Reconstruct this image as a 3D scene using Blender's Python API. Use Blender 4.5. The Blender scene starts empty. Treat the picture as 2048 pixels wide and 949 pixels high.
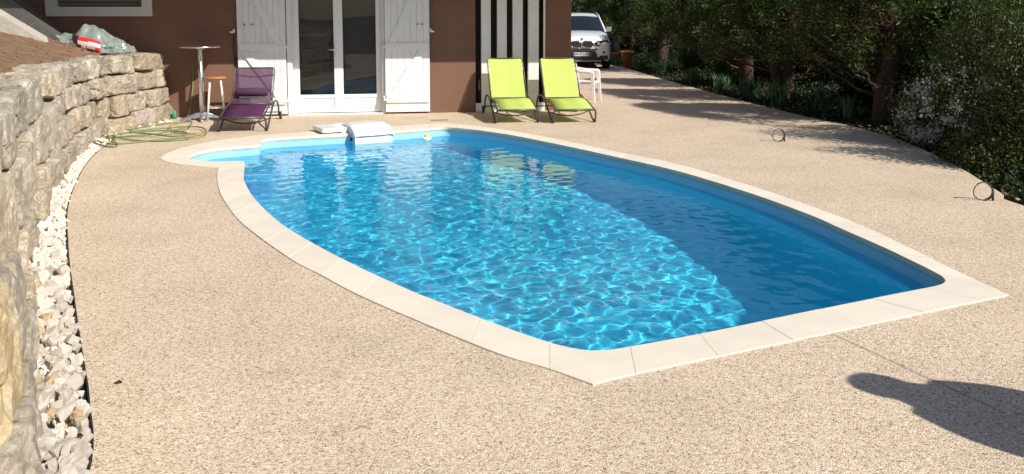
import bpy, math, random
import numpy as np
from mathutils import Vector, Matrix, noise
from mathutils.geometry import tessellate_polygon
R=math.radians; PI=math.pi
S=bpy.context.scene; C=S.collection
random.seed(7); RNG=np.random.default_rng(7)

# ---------------------------------------------------------------- camera, sky, sun, exposure
FPX=1650.0; CX=1024.0; CY=181.0; PITCH=R(5.4); HC=1.70
cam=bpy.data.objects.new('camera',bpy.data.cameras.new('camera')); C.objects.link(cam); S.camera=cam
cam.location=(0,0,HC); cam.rotation_euler=(R(90)-PITCH,0,0)
cam.data.lens=36*FPX/2048; cam.data.shift_y=-(474.5-CY)/2048; cam.data.clip_start=.05; cam.data.clip_end=2000
SUN_EL=R(39); SD=Vector((-.80,.60,0)).normalized()          # the way shadows fall on the ground
sun_to=Vector((-SD.x*math.cos(SUN_EL),-SD.y*math.cos(SUN_EL),math.sin(SUN_EL)))
w=bpy.data.worlds.new('World'); S.world=w; w.use_nodes=True
sky=w.node_tree.nodes.new('ShaderNodeTexSky'); sky.sky_type='NISHITA'; sky.sun_disc=False
sky.sun_elevation=SUN_EL; sky.sun_rotation=math.atan2(sun_to.x,sun_to.y); sky.altitude=300
bg=w.node_tree.nodes['Background']; w.node_tree.links.new(sky.outputs[0],bg.inputs[0]); bg.inputs[1].default_value=.085
SL=bpy.data.lights.new('sun','SUN'); SL.energy=4.6; SL.angle=R(.5); SL.color=(1,.955,.88); SL.cycles.is_caustics_light=True
so=bpy.data.objects.new('sun',SL); C.objects.link(so); so.rotation_euler=(-sun_to).to_track_quat('-Z','Y').to_euler(); so.location=(8,-6,12)
S.view_settings.view_transform='Standard'; S.view_settings.look='None'; S.view_settings.exposure=0.30; S.view_settings.gamma=1
S.cycles.use_denoising=True; S.cycles.max_bounces=16; S.cycles.diffuse_bounces=10; S.cycles.glossy_bounces=8; S.cycles.transmission_bounces=14; S.cycles.transparent_max_bounces=12
S.cycles.sample_clamp_indirect=4; S.cycles.caustics_reflective=False

# ---------------------------------------------------------------- helpers
def ray(px,py):
    cx=(px-CX)/FPX; cv=(CY-py)/FPX
    return Vector((cx, math.cos(PITCH)+cv*math.sin(PITCH), -math.sin(PITCH)+cv*math.cos(PITCH)))
def G(px,py,z=0.0):                      # where the line of sight through a photo pixel meets height z
    d=ray(px,py); t=(z-HC)/d.z
    return Vector((d.x*t,d.y*t,z))
def D(px,py,y):                          # ... meets distance y
    d=ray(px,py); t=y/d.y
    return Vector((d.x*t,y,HC+d.z*t))
def tag(o,label=None,cat=None,group=None,kind=None):
    if label: o['label']=label
    if cat: o['category']=cat
    if group: o['group']=group
    if kind: o['kind']=kind
    return o
def thing(name,label,cat,loc=(0,0,0),rz=0,group=None):
    o=bpy.data.objects.new(name,None); C.objects.link(o); o.location=loc; o.rotation_euler=(0,0,rz); o.empty_display_size=.2
    return tag(o,label,cat,group)
class MB:
    def __init__(s): s.v=[]; s.f=[]; s.m=[]; s.sm=[]
    def add(s,vs,fs,mi=0,sm=False):
        n=len(s.v); s.v+= [tuple(p) for p in vs]; s.f+=[tuple(i+n for i in f) for f in fs]; s.m+=[mi]*len(fs); s.sm+=[sm]*len(fs)
        return s
    def box(s,x0,x1,y0,y1,z0,z1,mi=0,M=None):
        vs=[Vector(p) for p in ((x0,y0,z0),(x1,y0,z0),(x1,y1,z0),(x0,y1,z0),(x0,y0,z1),(x1,y0,z1),(x1,y1,z1),(x0,y1,z1))]
        if M is not None: vs=[M@p for p in vs]
        return s.add(vs,[(0,3,2,1),(4,5,6,7),(0,1,5,4),(1,2,6,5),(2,3,7,6),(3,0,4,7)],mi)
    def tube(s,pts,r,n=8,mi=0,cap=True,closed=False):
        pts=[Vector(p) for p in pts]; k=len(pts); rs=r if isinstance(r,(list,tuple)) else [r]*k
        vs=[]; fs=[]; up=None
        for i,p in enumerate(pts):
            a=pts[i-1] if (i>0 or closed) else p; b=pts[(i+1)%k] if (i<k-1 or closed) else p
            t=(b-a).normalized() if (b-a).length>1e-9 else Vector((0,0,1))
            if up is None: up=Vector((0,0,1)) if abs(t.z)<.9 else Vector((0,1,0))
            x=up-t*up.dot(t); 
            if x.length<1e-6: x=t.orthogonal()
            x.normalize(); y=t.cross(x); up=x
            for j in range(n):
                q=2*PI*j/n; vs.append(p+(x*math.cos(q)+y*math.sin(q))*rs[i])
        for i in range(k if closed else k-1):
            i2=(i+1)%k
            for j in range(n): j2=(j+1)%n; fs.append((i*n+j,i*n+j2,i2*n+j2,i2*n+j))
        s.add(vs,fs,mi,True)
        if cap and not closed:
            b=len(s.v)-len(vs)
            s.f+=[tuple(b+j for j in range(n))[::-1],tuple(b+(k-1)*n+j for j in range(n))]; s.m+=[mi]*2; s.sm+=[False]*2
        return s
    def lathe(s,prof,n=24,c=(0,0,0),mi=0,sm=True):
        vs=[];fs=[]
        for r,z in prof:
            for j in range(n): a=2*PI*j/n; vs.append((c[0]+r*math.cos(a),c[1]+r*math.sin(a),c[2]+z))
        for i in range(len(prof)-1):
            for j in range(n): j2=(j+1)%n; fs.append((i*n+j,i*n+j2,(i+1)*n+j2,(i+1)*n+j))
        return s.add(vs,fs,mi,sm)
    def prism(s,poly,z0,z1,mi=0,top=True,bot=True):       # horizontal polygon
        n=len(poly); vs=[(p[0],p[1],z0) for p in poly]+[(p[0],p[1],z1) for p in poly]
        fs=[(i,(i+1)%n,n+(i+1)%n,n+i) for i in range(n)]
        if top: fs.append(tuple(range(n,2*n)))
        if bot: fs.append(tuple(range(n))[::-1])
        return s.add(vs,fs,mi)
    def extr(s,poly,y0,y1,mi=0,sm=False):                 # polygon in x,z pushed along y
        n=len(poly); vs=[(p[0],y0,p[1]) for p in poly]+[(p[0],y1,p[1]) for p in poly]
        s.add(vs,[(i,(i+1)%n,n+(i+1)%n,n+i) for i in range(n)],mi,sm)
        return s.add(vs,[tuple(range(n))[::-1],tuple(range(n,2*n))],mi)
    def mesh(s,name,mats):
        me=bpy.data.meshes.new(name); me.from_pydata(s.v,[],s.f)
        for m in (mats if isinstance(mats,(list,tuple)) else [mats]): me.materials.append(m)
        me.polygons.foreach_set('material_index',s.m); me.polygons.foreach_set('use_smooth',s.sm); me.update(); return me
    def obj(s,name,mats,parent=None,world=False,bevel=0,fix=False,seg=2,loc=None):
        o=bpy.data.objects.new(name,s.mesh(name,mats)); C.objects.link(o)
        if loc is not None: o.location=loc
        if parent:
            o.parent=parent
            if world: o.matrix_parent_inverse=parent.matrix_basis.inverted() if parent.parent is None else (parent.parent.matrix_basis@parent.matrix_basis).inverted()
        if bevel: b=o.modifiers.new('bevel','BEVEL'); b.width=bevel; b.segments=seg; b.limit_method='ANGLE'; b.angle_limit=R(40)
        return o
def kids(o): return [c for c in C.objects if c.parent==o]
def copy_tree(o,parent=None):
    c=o.copy(); C.objects.link(c); c.parent=parent
    for ch in kids(o): copy_tree(ch,c)
    return c
def catmull(pts,per=8,closed=False):
    pts=[Vector(p) for p in pts]; out=[]; n=len(pts)
    for i in range(n if closed else n-1):
        p0=pts[i-1] if (i or closed) else pts[0]*2-pts[1]; p1=pts[i]; p2=pts[(i+1)%n]
        p3=pts[(i+2)%n] if (i+2<n or closed) else p2*2-p1
        for k in range(per):
            t=k/per; out.append(.5*((2*p1)+(p2-p0)*t+(2*p0-5*p1+4*p2-p3)*t*t+(3*p1-p0-3*p2+p3)*t**3))
    if not closed: out.append(pts[-1])
    return out
def resample(pts,n):
    L=[0]
    for a,b in zip(pts,pts[1:]): L.append(L[-1]+(b-a).length)
    out=[]; j=0
    for i in range(n):
        t=L[-1]*i/(n-1)
        while j<len(L)-2 and L[j+1]<t: j+=1
        k=(t-L[j])/max(L[j+1]-L[j],1e-9); out.append(pts[j].lerp(pts[j+1],min(max(k,0),1)))
    return out
def plen(pts): return sum((b-a).length for a,b in zip(pts,pts[1:]))

# ---------------------------------------------------------------- materials
def mat(name,col,rough=.6,metal=0,var=0,vscale=8,bump=0,bscale=40,spec=None,rand=0,coat=0,emit=None):
    m=bpy.data.materials.new(name); m.use_nodes=True; nt=m.node_tree; b=nt.nodes['Principled BSDF']
    b.inputs['Base Color'].default_value=(*col,1); b.inputs['Roughness'].default_value=rough; b.inputs['Metallic'].default_value=metal
    if spec is not None: b.inputs['Specular IOR Level'].default_value=spec
    if coat: b.inputs['Coat Weight'].default_value=coat
    tc=nt.nodes.new('ShaderNodeTexCoord')
    if var or rand:
        hs=nt.nodes.new('ShaderNodeHueSaturation'); hs.inputs['Color'].default_value=(*col,1)
        no=nt.nodes.new('ShaderNodeTexNoise'); no.inputs['Scale'].default_value=vscale; no.inputs['Detail'].default_value=6
        nt.links.new(tc.outputs['Object'],no.inputs['Vector'])
        mr=nt.nodes.new('ShaderNodeMapRange'); mr.inputs['From Min'].default_value=.3; mr.inputs['From Max'].default_value=.7
        mr.inputs['To Min'].default_value=1-var; mr.inputs['To Max'].default_value=1+var
        nt.links.new(no.outputs[0],mr.inputs[0])
        out=mr.outputs[0]
        if rand:
            oi=nt.nodes.new('ShaderNodeObjectInfo'); m2=nt.nodes.new('ShaderNodeMapRange'); m2.inputs['To Min'].default_value=1-rand; m2.inputs['To Max'].default_value=1+rand
            nt.links.new(oi.outputs['Random'],m2.inputs[0]); mu=nt.nodes.new('ShaderNodeMath'); mu.operation='MULTIPLY'
            nt.links.new(out,mu.inputs[0]); nt.links.new(m2.outputs[0],mu.inputs[1]); out=mu.outputs[0]
        nt.links.new(out,hs.inputs['Value']); nt.links.new(hs.outputs[0],b.inputs['Base Color'])
    if bump:
        nb=nt.nodes.new('ShaderNodeTexNoise'); nb.inputs['Scale'].default_value=bscale; nb.inputs['Detail'].default_value=8
        nt.links.new(tc.outputs['Object'],nb.inputs['Vector']); bp=nt.nodes.new('ShaderNodeBump'); bp.inputs['Strength'].default_value=bump; bp.inputs['Distance'].default_value=.02
        nt.links.new(nb.outputs[0],bp.inputs['Height']); nt.links.new(bp.outputs[0],b.inputs['Normal'])
    return m
def ramp(nt,stops,interp='LINEAR'):
    r=nt.nodes.new('ShaderNodeValToRGB'); e=r.color_ramp; e.interpolation=interp
    while len(e.elements)<len(stops): e.elements.new(.5)
    for el,(p,c) in zip(e.elements,stops): el.position=p; el.color=(*c,1)
    return r
def mix(nt,f,a,b,mode='MIX'):
    m=nt.nodes.new('ShaderNodeMix'); m.data_type='RGBA'; m.blend_type=mode
    for s,x in ((m.inputs[0],f),(m.inputs[6],a),(m.inputs[7],b)):
        if hasattr(x,'is_linked') or hasattr(x,'links'): nt.links.new(x,s)
        elif isinstance(x,tuple): s.default_value=(*x,1)
        else: s.default_value=x
    return m.outputs[2]
def tex(nt,kind,scale,vec,**k):
    t=nt.nodes.new('ShaderNodeTex'+kind); t.inputs['Scale'].default_value=scale; nt.links.new(vec,t.inputs['Vector'])
    for a,b in k.items(): t.inputs[a.replace('_',' ')].default_value=b
    return t
def bump(nt,h,strength,dist,prev=None):
    b=nt.nodes.new('ShaderNodeBump'); b.inputs['Strength'].default_value=strength; b.inputs['Distance'].default_value=dist
    nt.links.new(h,b.inputs['Height'])
    if prev: nt.links.new(prev,b.inputs['Normal'])
    return b.outputs[0]

def m_aggregate():
    m=bpy.data.materials.new('resin_bound_gravel'); m.use_nodes=True; nt=m.node_tree; b=nt.nodes['Principled BSDF']; b.inputs['Roughness'].default_value=.75
    v=nt.nodes.new('ShaderNodeTexCoord').outputs['Object']
    vo=tex(nt,'Voronoi',145,v); r=ramp(nt,[(0,(.23,.155,.095)),(.08,(.38,.265,.175)),(.19,(.56,.43,.305)),(.55,(.665,.53,.388)),(.85,(.75,.625,.475)),(1,(.83,.73,.59))])
    sp=nt.nodes.new('ShaderNodeSeparateColor'); nt.links.new(vo.outputs['Color'],sp.inputs[0]); nt.links.new(sp.outputs[0],r.inputs[0])
    n1=tex(nt,'Noise',1.1,v,Detail=7.0,Roughness=.6); r1=ramp(nt,[(.28,(.86,.85,.83)),(.5,(.99,.98,.97)),(.72,(1.07,1.07,1.06))]); nt.links.new(n1.outputs[0],r1.inputs[0])
    c=mix(nt,1.0,r.outputs[0],r1.outputs[0],'MULTIPLY')
    n2=tex(nt,'Noise',38,v,Detail=3.0); r2=ramp(nt,[(.33,(.88,.87,.86)),(.6,(1.05,1.05,1.05))]); nt.links.new(n2.outputs[0],r2.inputs[0])
    c=mix(nt,1.0,c,r2.outputs[0],'MULTIPLY'); nt.links.new(c,b.inputs['Base Color'])
    nt.links.new(bump(nt,vo.outputs['Distance'],.5,-.006),b.inputs['Normal']); return m
def m_stone(name,c1,c2,c3):
    m=bpy.data.materials.new(name); m.use_nodes=True; nt=m.node_tree; b=nt.nodes['Principled BSDF']; b.inputs['Roughness'].default_value=.85
    tc=nt.nodes.new('ShaderNodeTexCoord'); oi=nt.nodes.new('ShaderNodeObjectInfo')
    ad=nt.nodes.new('ShaderNodeVectorMath'); ad.operation='ADD'; ml=nt.nodes.new('ShaderNodeMath'); ml.operation='MULTIPLY'; ml.inputs[1].default_value=37
    nt.links.new(oi.outputs['Random'],ml.inputs[0]); nt.links.new(tc.outputs['Object'],ad.inputs[0]); nt.links.new(ml.outputs[0],ad.inputs[1]); v=ad.outputs[0]
    n1=tex(nt,'Noise',4.5,v,Detail=9.0,Roughness=.6,Distortion=.6); r1=ramp(nt,[(.3,c1),(.5,c2),(.72,c3)]); nt.links.new(n1.outputs[0],r1.inputs[0])
    n2=tex(nt,'Noise',22,v,Detail=8.0,Roughness=.7); r2=ramp(nt,[(.35,(.72,.72,.73)),(.55,(1.02,1.02,1.0)),(.68,(1.35,1.33,1.3))]); nt.links.new(n2.outputs[0],r2.inputs[0])
    c=mix(nt,1.0,r1.outputs[0],r2.outputs[0],'MULTIPLY')
    n3=tex(nt,'Noise',9,v,Detail=10.0,Roughness=.55,Distortion=2.0); r3=ramp(nt,[(.47,(0,0,0)),(.5,(1,1,1)),(.53,(0,0,0))]); nt.links.new(n3.outputs[0],r3.inputs[0])
    f=nt.nodes.new('ShaderNodeMath'); f.operation='MULTIPLY'; f.inputs[1].default_value=.35; nt.links.new(r3.outputs[0],f.inputs[0])
    c=mix(nt,f.outputs[0],c,(.66,.62,.56))
    mr=nt.nodes.new('ShaderNodeMapRange'); mr.inputs['To Min'].default_value=.8; mr.inputs['To Max'].default_value=1.15; nt.links.new(oi.outputs['Random'],mr.inputs[0])
    hs=nt.nodes.new('ShaderNodeHueSaturation'); nt.links.new(c,hs.inputs['Color']); nt.links.new(mr.outputs[0],hs.inputs['Value']); nt.links.new(hs.outputs[0],b.inputs['Base Color'])
    mu=tex(nt,'Noise',7,v,Detail=12.0,Roughness=.62)
    wv=nt.nodes.new('ShaderNodeVectorMath'); wv.operation='MULTIPLY_ADD'; wv.inputs[1].default_value=(.16,.16,.16); nt.links.new(n3.outputs['Color'],wv.inputs[0]); nt.links.new(v,wv.inputs[2])
    nb=tex(nt,'Voronoi',8,wv.outputs[0]); nc=tex(nt,'Voronoi',19,wv.outputs[0])
    p=bump(nt,mu.outputs[0],.7,.022); p=bump(nt,nb.outputs['Color'],.75,.016,p); p=bump(nt,nc.outputs['Color'],.6,.007,p); nf=tex(nt,'Noise',70,v,Detail=6.0,Roughness=.7); p=bump(nt,nf.outputs[0],.6,.004,p); nt.links.new(p,b.inputs['Normal']); return m
def m_leaf(name,c1,c2,c3,rough=.5,trans=.25):
    m=bpy.data.materials.new(name); m.use_nodes=True; nt=m.node_tree; b=nt.nodes['Principled BSDF']; b.inputs['Roughness'].default_value=rough; b.inputs['Specular IOR Level'].default_value=.3
    g=nt.nodes.new('ShaderNodeNewGeometry'); r=ramp(nt,[(0,c1),(.5,c2),(1,c3)]); nt.links.new(g.outputs['Random Per Island'],r.inputs[0])
    nt.links.new(r.outputs[0],b.inputs['Base Color']); t=nt.nodes.new('ShaderNodeBsdfTranslucent'); hs=nt.nodes.new('ShaderNodeHueSaturation'); hs.inputs['Saturation'].default_value=1.15; hs.inputs['Value'].default_value=1.3
    nt.links.new(r.outputs[0],hs.inputs['Color']); nt.links.new(hs.outputs[0],t.inputs[0])
    ms=nt.nodes.new('ShaderNodeMixShader'); ms.inputs[0].default_value=trans; nt.links.new(b.outputs[0],ms.inputs[1]); nt.links.new(t.outputs[0],ms.inputs[2])
    nt.links.new(ms.outputs[0],nt.nodes['Material Output'].inputs[0]); return m
def m_clear(name,col,gloss=.12,rough=.05,alpha_col=(1,1,1),diff=None,dfac=0,ior=1.45):
    m=bpy.data.materials.new(name); m.use_nodes=True; nt=m.node_tree; nt.nodes.remove(nt.nodes['Principled BSDF'])
    t=nt.nodes.new('ShaderNodeBsdfTransparent'); t.inputs[0].default_value=(*alpha_col,1); cur=t.outputs[0]
    if diff:
        d=nt.nodes.new('ShaderNodeBsdfDiffuse'); d.inputs[0].default_value=(*diff,1); tl=nt.nodes.new('ShaderNodeBsdfTranslucent'); tl.inputs[0].default_value=(*diff,1)
        a=nt.nodes.new('ShaderNodeMixShader'); a.inputs[0].default_value=.4; nt.links.new(d.outputs[0],a.inputs[1]); nt.links.new(tl.outputs[0],a.inputs[2])
        x=nt.nodes.new('ShaderNodeMixShader'); x.inputs[0].default_value=dfac; nt.links.new(cur,x.inputs[1]); nt.links.new(a.outputs[0],x.inputs[2]); cur=x.outputs[0]
    g=nt.nodes.new('ShaderNodeBsdfGlossy'); g.inputs['Roughness'].default_value=rough; g.inputs[0].default_value=(*col,1)
    f=nt.nodes.new('ShaderNodeFresnel'); f.inputs[0].default_value=ior; ad=nt.nodes.new('ShaderNodeMath'); ad.operation='ADD'; ad.inputs[1].default_value=gloss; ad.use_clamp=True
    nt.links.new(f.outputs[0],ad.inputs[0]); y=nt.nodes.new('ShaderNodeMixShader'); nt.links.new(ad.outputs[0],y.inputs[0]); nt.links.new(cur,y.inputs[1]); nt.links.new(g.outputs[0],y.inputs[2])
    nt.links.new(y.outputs[0],nt.nodes['Material Output'].inputs[0]); return m
AGG=m_aggregate()
M={}
M['coping']=mat('cast_stone_coping',(.76,.675,.555),.7,var=.05,vscale=4,bump=.1,bscale=120,rand=.045)
M['mortar']=mat('coping_joint',(.60,.52,.43),.9)
M['liner']=mat('pool_liner',(.36,.72,.95),.45,var=.03,vscale=3)
M['step']=mat('pool_step_liner',(.36,.66,.95),.45)
M['render']=mat('brown_wall_render',(.215,.113,.074),.9,var=.10,vscale=1.6,bump=.5,bscale=220)
M['white']=mat('white_paint',(.80,.79,.78),.45,var=.03,vscale=6,bump=.05,bscale=60)
M['pvc']=mat('white_pvc',(.82,.81,.80),.3)
M['sur']=mat('grey_white_window_surround',(.62,.60,.58),.7,var=.03)
M['blind']=mat('dark_brown_blind',(.045,.034,.028),.6)
M['room']=mat('dark_room',(.04,.032,.028),.9)
M['wood']=mat('dark_stained_boards',(.05,.030,.022),.7,var=.2,vscale=14,bump=.3,bscale=30)
M['louver']=mat('grey_louvre',(.17,.155,.135),.6)
M['alu']=mat('brushed_aluminium',(.75,.76,.78),.25,metal=1)
M['frame']=mat('bronze_grey_frame',(.10,.09,.085),.4,metal=.4)
M['black']=mat('black_plastic',(.015,.015,.017),.5)
M['seatwood']=mat('varnished_pine',(.50,.22,.065),.35,var=.15,vscale=12)
M['cream']=mat('cream_leg_paint',(.74,.68,.56),.5,var=.05)
M['plastic']=mat('white_garden_plastic',(.80,.76,.72),.4)
M['filter']=mat('white_filter_plastic',(.84,.84,.84),.22,var=.015)
M['concrete']=mat('pale_concrete',(.46,.42,.36),.9,var=.12,bump=.5,bscale=30)
M['concshade']=mat('shade_toned_cement',(.085,.08,.075),.9,var=.12,bump=.4,bscale=30)  # concrete darkened in its colour to carry the shade beside the house
M['earth']=mat('reddish_brown_soil',(.20,.118,.066),.95,var=.3,vscale=9,bump=1,bscale=26)
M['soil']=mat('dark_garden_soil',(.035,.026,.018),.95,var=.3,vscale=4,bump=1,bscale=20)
M['bark']=mat('reddish_bark',(.060,.037,.026),.9,var=.3,vscale=18,bump=.8,bscale=40)
M['barkgrey']=mat('grey_brown_bark',(.17,.135,.10),.9,var=.3,vscale=18,bump=.8,bscale=40)
M['hose']=mat('green_garden_hose',(.17,.23,.08),.45,var=.2,vscale=2.2)
M['hosebrown']=mat('sun_bleached_hose',(.42,.27,.13),.5)
M['terra']=mat('terracotta',(.52,.20,.075),.8,var=.12)
M['tile']=mat('red_brown_roof_tiles',(.30,.12,.07),.8,var=.2)
M['gravel']=mat('white_crushed_limestone',(.69,.615,.515),.85,var=.13,vscale=15,bump=.6,bscale=50,rand=.12)
M['gravelyel']=mat('ochre_crushed_limestone',(.62,.46,.27),.85,var=.15,vscale=15,bump=.6,bscale=50)
M['gravbed']=mat('gravel_bed_grit',(.42,.38,.33),.9,var=.4,vscale=60,bump=1,bscale=60)
M['car']=mat('white_car_paint',(.76,.77,.78),.28,coat=.7)
M['cardark']=mat('car_window_glass',(.012,.016,.022),.04,spec=.8)
M['chrome']=mat('chrome',(.7,.7,.72),.15,metal=1)
M['tyre']=mat('tyre_rubber',(.02,.02,.02),.8)
M['grey']=mat('grey_cable',(.25,.26,.28),.5)
M['skin']=mat('skin',(.52,.32,.23),.5); M['shirt']=mat('blue_shirt',(.12,.18,.30),.8); M['trs']=mat('dark_trousers',(.06,.06,.07),.85); M['hair']=mat('brown_hair',(.07,.04,.025),.6)
M['red']=mat('red_print',(.55,.03,.03),.5); M['paper']=mat('white_sack_paper',(.72,.68,.64),.6); M['ink']=mat('black_print',(.02,.02,.02),.5); M['blueink']=mat('blue_print',(.02,.10,.45),.5)
M['yellow']=mat('yellow_plastic',(.72,.62,.10),.4); M['green']=mat('green_plastic',(.02,.32,.16),.4)
ST=[m_stone('grey_limestone',(.245,.205,.155),(.385,.33,.25),(.53,.465,.365)),
    m_stone('beige_limestone',(.28,.215,.145),(.44,.355,.245),(.57,.48,.355)),
    m_stone('ochre_limestone',(.42,.30,.14),(.56,.43,.24),(.60,.52,.38)),
    m_stone('pink_limestone',(.33,.245,.20),(.45,.36,.31),(.54,.47,.41))]
GLASS=m_clear('window_glass',(1,1,1),gloss=0,rough=.01,ior=1.36)
BAG=m_clear('translucent_green_plastic',(.9,1,.97),gloss=.13,rough=.12,alpha_col=(.90,.97,.94),diff=(.74,.88,.82),dfac=.5)

def m_fabric(name,col,thru):
    m=mat(name,col,.75,bump=.15,bscale=300)
    nt=m.node_tree; b=nt.nodes['Principled BSDF']; b.inputs['Specular IOR Level'].default_value=.2
    out=nt.nodes['Material Output']; t=nt.nodes.new('ShaderNodeBsdfTransparent'); tl=nt.nodes.new('ShaderNodeBsdfTranslucent'); tl.inputs[0].default_value=(*col,1)
    a=nt.nodes.new('ShaderNodeMixShader'); a.inputs[0].default_value=.2; nt.links.new(b.outputs[0],a.inputs[1]); nt.links.new(tl.outputs[0],a.inputs[2])
    x=nt.nodes.new('ShaderNodeMixShader'); x.inputs[0].default_value=thru; nt.links.new(a.outputs[0],x.inputs[1]); nt.links.new(t.outputs[0],x.inputs[2]); nt.links.new(x.outputs[0],out.inputs[0]); return m
M['lime']=m_fabric('lime_mesh_fabric',(.60,.70,.17),.04)
M['purple']=m_fabric('purple_mesh_fabric',(.095,.036,.085),.11); M['purple_seat']=m_fabric('purple_seat_fabric',(.11,.035,.10),.03)
M['purpled']=mat('purple_cushion',(.075,.025,.07),.85,bump=.2,bscale=300)
LEAF={'conifer':m_leaf('conifer_sprays',(.012,.026,.008),(.032,.062,.013),(.15,.22,.045)),
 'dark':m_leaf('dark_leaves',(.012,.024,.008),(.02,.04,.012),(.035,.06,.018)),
 'olive':m_leaf('olive_leaves',(.035,.052,.015),(.06,.085,.022),(.12,.155,.04)),
 'fresh':m_leaf('fresh_leaves',(.06,.10,.018),(.11,.165,.03),(.20,.26,.05)),
 'yellow':m_leaf('sunlit_tone_leaves',(.20,.26,.03),(.30,.36,.05),(.42,.45,.08)),  # brightness of sunlit patches put into the leaf colour
 'flower':m_leaf('white_blossom',(.50,.51,.46),(.64,.65,.60),(.78,.78,.73)),
 'iris':m_leaf('blue_green_blades',(.04,.10,.05),(.07,.15,.07),(.13,.23,.11)),
 'rust':m_leaf('rusty_dry_sprays',(.06,.035,.016),(.10,.055,.025),(.24,.12,.04)),
 'litter':m_leaf('dry_litter',(.16,.10,.05),(.36,.27,.17),(.55,.46,.33))}

# ---------------------------------------------------------------- pool outline (water side and deck side of the coping)
ZC=.008
g=lambda L: [G(x,y,ZC) for x,y in L]
S1i=g([(1186,706),(1389,669.5),(1630,620),(1772,591.5),(1893,568)]); S1o=g([(1186,768),(1269,747),(1455,708),(1696,657),(1838,627),(2018,589.5)])
S2i=g([(1893,568),(1892,556),(1794,507),(1734,480),(1666,450),(1628,433),(1500,386),(1350,341),(1245,317),(1087,283),(982,264),(890,254)])
S2o=g([(2018,589.5),(1910,540),(1803,488),(1722,450),(1607,407),(1500,371),(1350,327),(1219,301),(1087,273),(982,256),(886,246)])
S3i=g([(890,254),(768,264),(663,270),(540,277),(521,282)]); S3o=g([(886,246),(768,254.5),(640,262),(560,268),(512,271)])
S4i=g([(521,282),(519,290),(466,293.5),(408,301),(375,314),(393,321),(443,323),(490,322)]); S4o=g([(512,271),(487,274.5),(437,281),(364,296),(323,314),(340,325),(400,332),(437,334)])
S5i=g([(490,322),(487,350),(489,363),(507,395),(549,437),(587,464),(685,518),(800,572),(900,613),(1000,651),(1100,686),(1186,706)])
S5o=g([(437,334),(434,349),(437,375),(449,402),(485,447),(577,515),(637,547),(716,589),(858,651),(1000,708),(1095,736),(1186,768)])
def rounded(pts,r,n=6):       # round the sharp corners of a closed loop
    return pts
sides=[]
for I,O,ln,sm in ((S1i,S1o,.50,0),(S2i,S2o,.50,1),(S3i,S3o,.5,0),(S4i,S4o,.45,1),(S5i,S5o,.52,1)):
    ci=catmull(I,10); co=catmull(O,10)
    n=max(2,round(plen(co)/ln)); sides.append((resample(ci,n*8+1),resample(co,n*8+1),n))
inner=[]
for ci,co,n in sides: inner+=ci[:-1]
outer=[]
for ci,co,n in sides: outer+=co[:-1]
def smooth_loop(P,it):
    P=[p.copy() for p in P]
    for _ in range(it): P=[(P[i-1]+P[i]*2+P[(i+1)%len(P)])/4 for i in range(len(P))]
    return P
inner_s=smooth_loop(inner,5)

# terrace border
left_edge=[G(178,949),G(180,800),G(165,700),G(150,600),G(137,490),G(140,400),G(180,320),G(240,272),G(290,254),G(340,240)]
near=[Vector((-2.9,-6,0)),Vector((-2.0,-3,0)),Vector((-1.45,-1,0)),Vector((-1.25,.6,0)),Vector((-1.33,2.0,0))]
left_c=catmull(near+left_edge,8)
right_edge=[G(2048,412),G(2000,385),G(1900,325),G(1800,281),G(1700,252),G(1640,240),G(1535,215),G(1440,190),G(1330,160),G(1250,136),G(1215,128)]
right_c=catmull([Vector((8.5,-6,0)),Vector((6.6,0,0)),Vector((5.0,4.5,0))]+right_edge+[Vector((3.1,36,0)),Vector((2.5,52,0))],6)
ter=left_c+[Vector((-5.75,13.6,0)),Vector((-5.8,30,0)),Vector((-4.5,52,0))]+right_c[::-1]
mid_loop=smooth_loop([a.lerp(b,.5) for a,b in zip(inner,outer)],2)
hole=[Vector((p.x,p.y,0)) for p in mid_loop]
tri=tessellate_polygon([ter,hole]); allp=ter+hole
t=MB(); t.add([(p.x,p.y,0) for p in allp],[tuple(f) for f in tri])
n=len(ter); 
t.add([(p.x,p.y,0) for p in ter]+[(p.x,p.y,-.14) for p in ter],[(i,(i+1)%n,n+(i+1)%n,n+i) for i in range(n)])
terr=t.obj('terrace_paving',AGG); tag(terr,kind='structure')
# black edging along the gravel strip
e=MB(); nn=len(left_c)
off=[Vector((-.006,0,0)) for _ in left_c]
e.add([(p.x-.008,p.y,.004) for p in left_c]+[(p.x-.002,p.y,.004) for p in left_c]+[(p.x-.008,p.y,-.12) for p in left_c]+[(p.x-.002,p.y,-.12) for p in left_c],
  [(i,i+1,nn+i+1,nn+i) for i in range(nn-1)]+[(i+1,i,2*nn+i,2*nn+i+1) for i in range(nn-1)]+[(nn+i,nn+i+1,3*nn+i+1,3*nn+i) for i in range(nn-1)])
tag(e.obj('edging_strip',M['black']),kind='structure')
# sawn joints in the paving
def strip(name,a,b,wd=.0035):
    d=(b-a).normalized(); s=Vector((-d.y,d.x,0))*wd/2; m=MB()
    m.add([a-s+Vector((0,0,.004)),a+s+Vector((0,0,.004)),b+s+Vector((0,0,.004)),b-s+Vector((0,0,.004))],[(0,1,2,3)]); tag(m.obj(name,M['mortar2']),kind='structure')
M['mortar2']=mat('sawn_joint',(.10,.075,.055),.9)
strip('paving_joint',G(1662,668),G(2010,828)); strip('paving_joint',G(1142,196),G(1196,194.5),.012)

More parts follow.
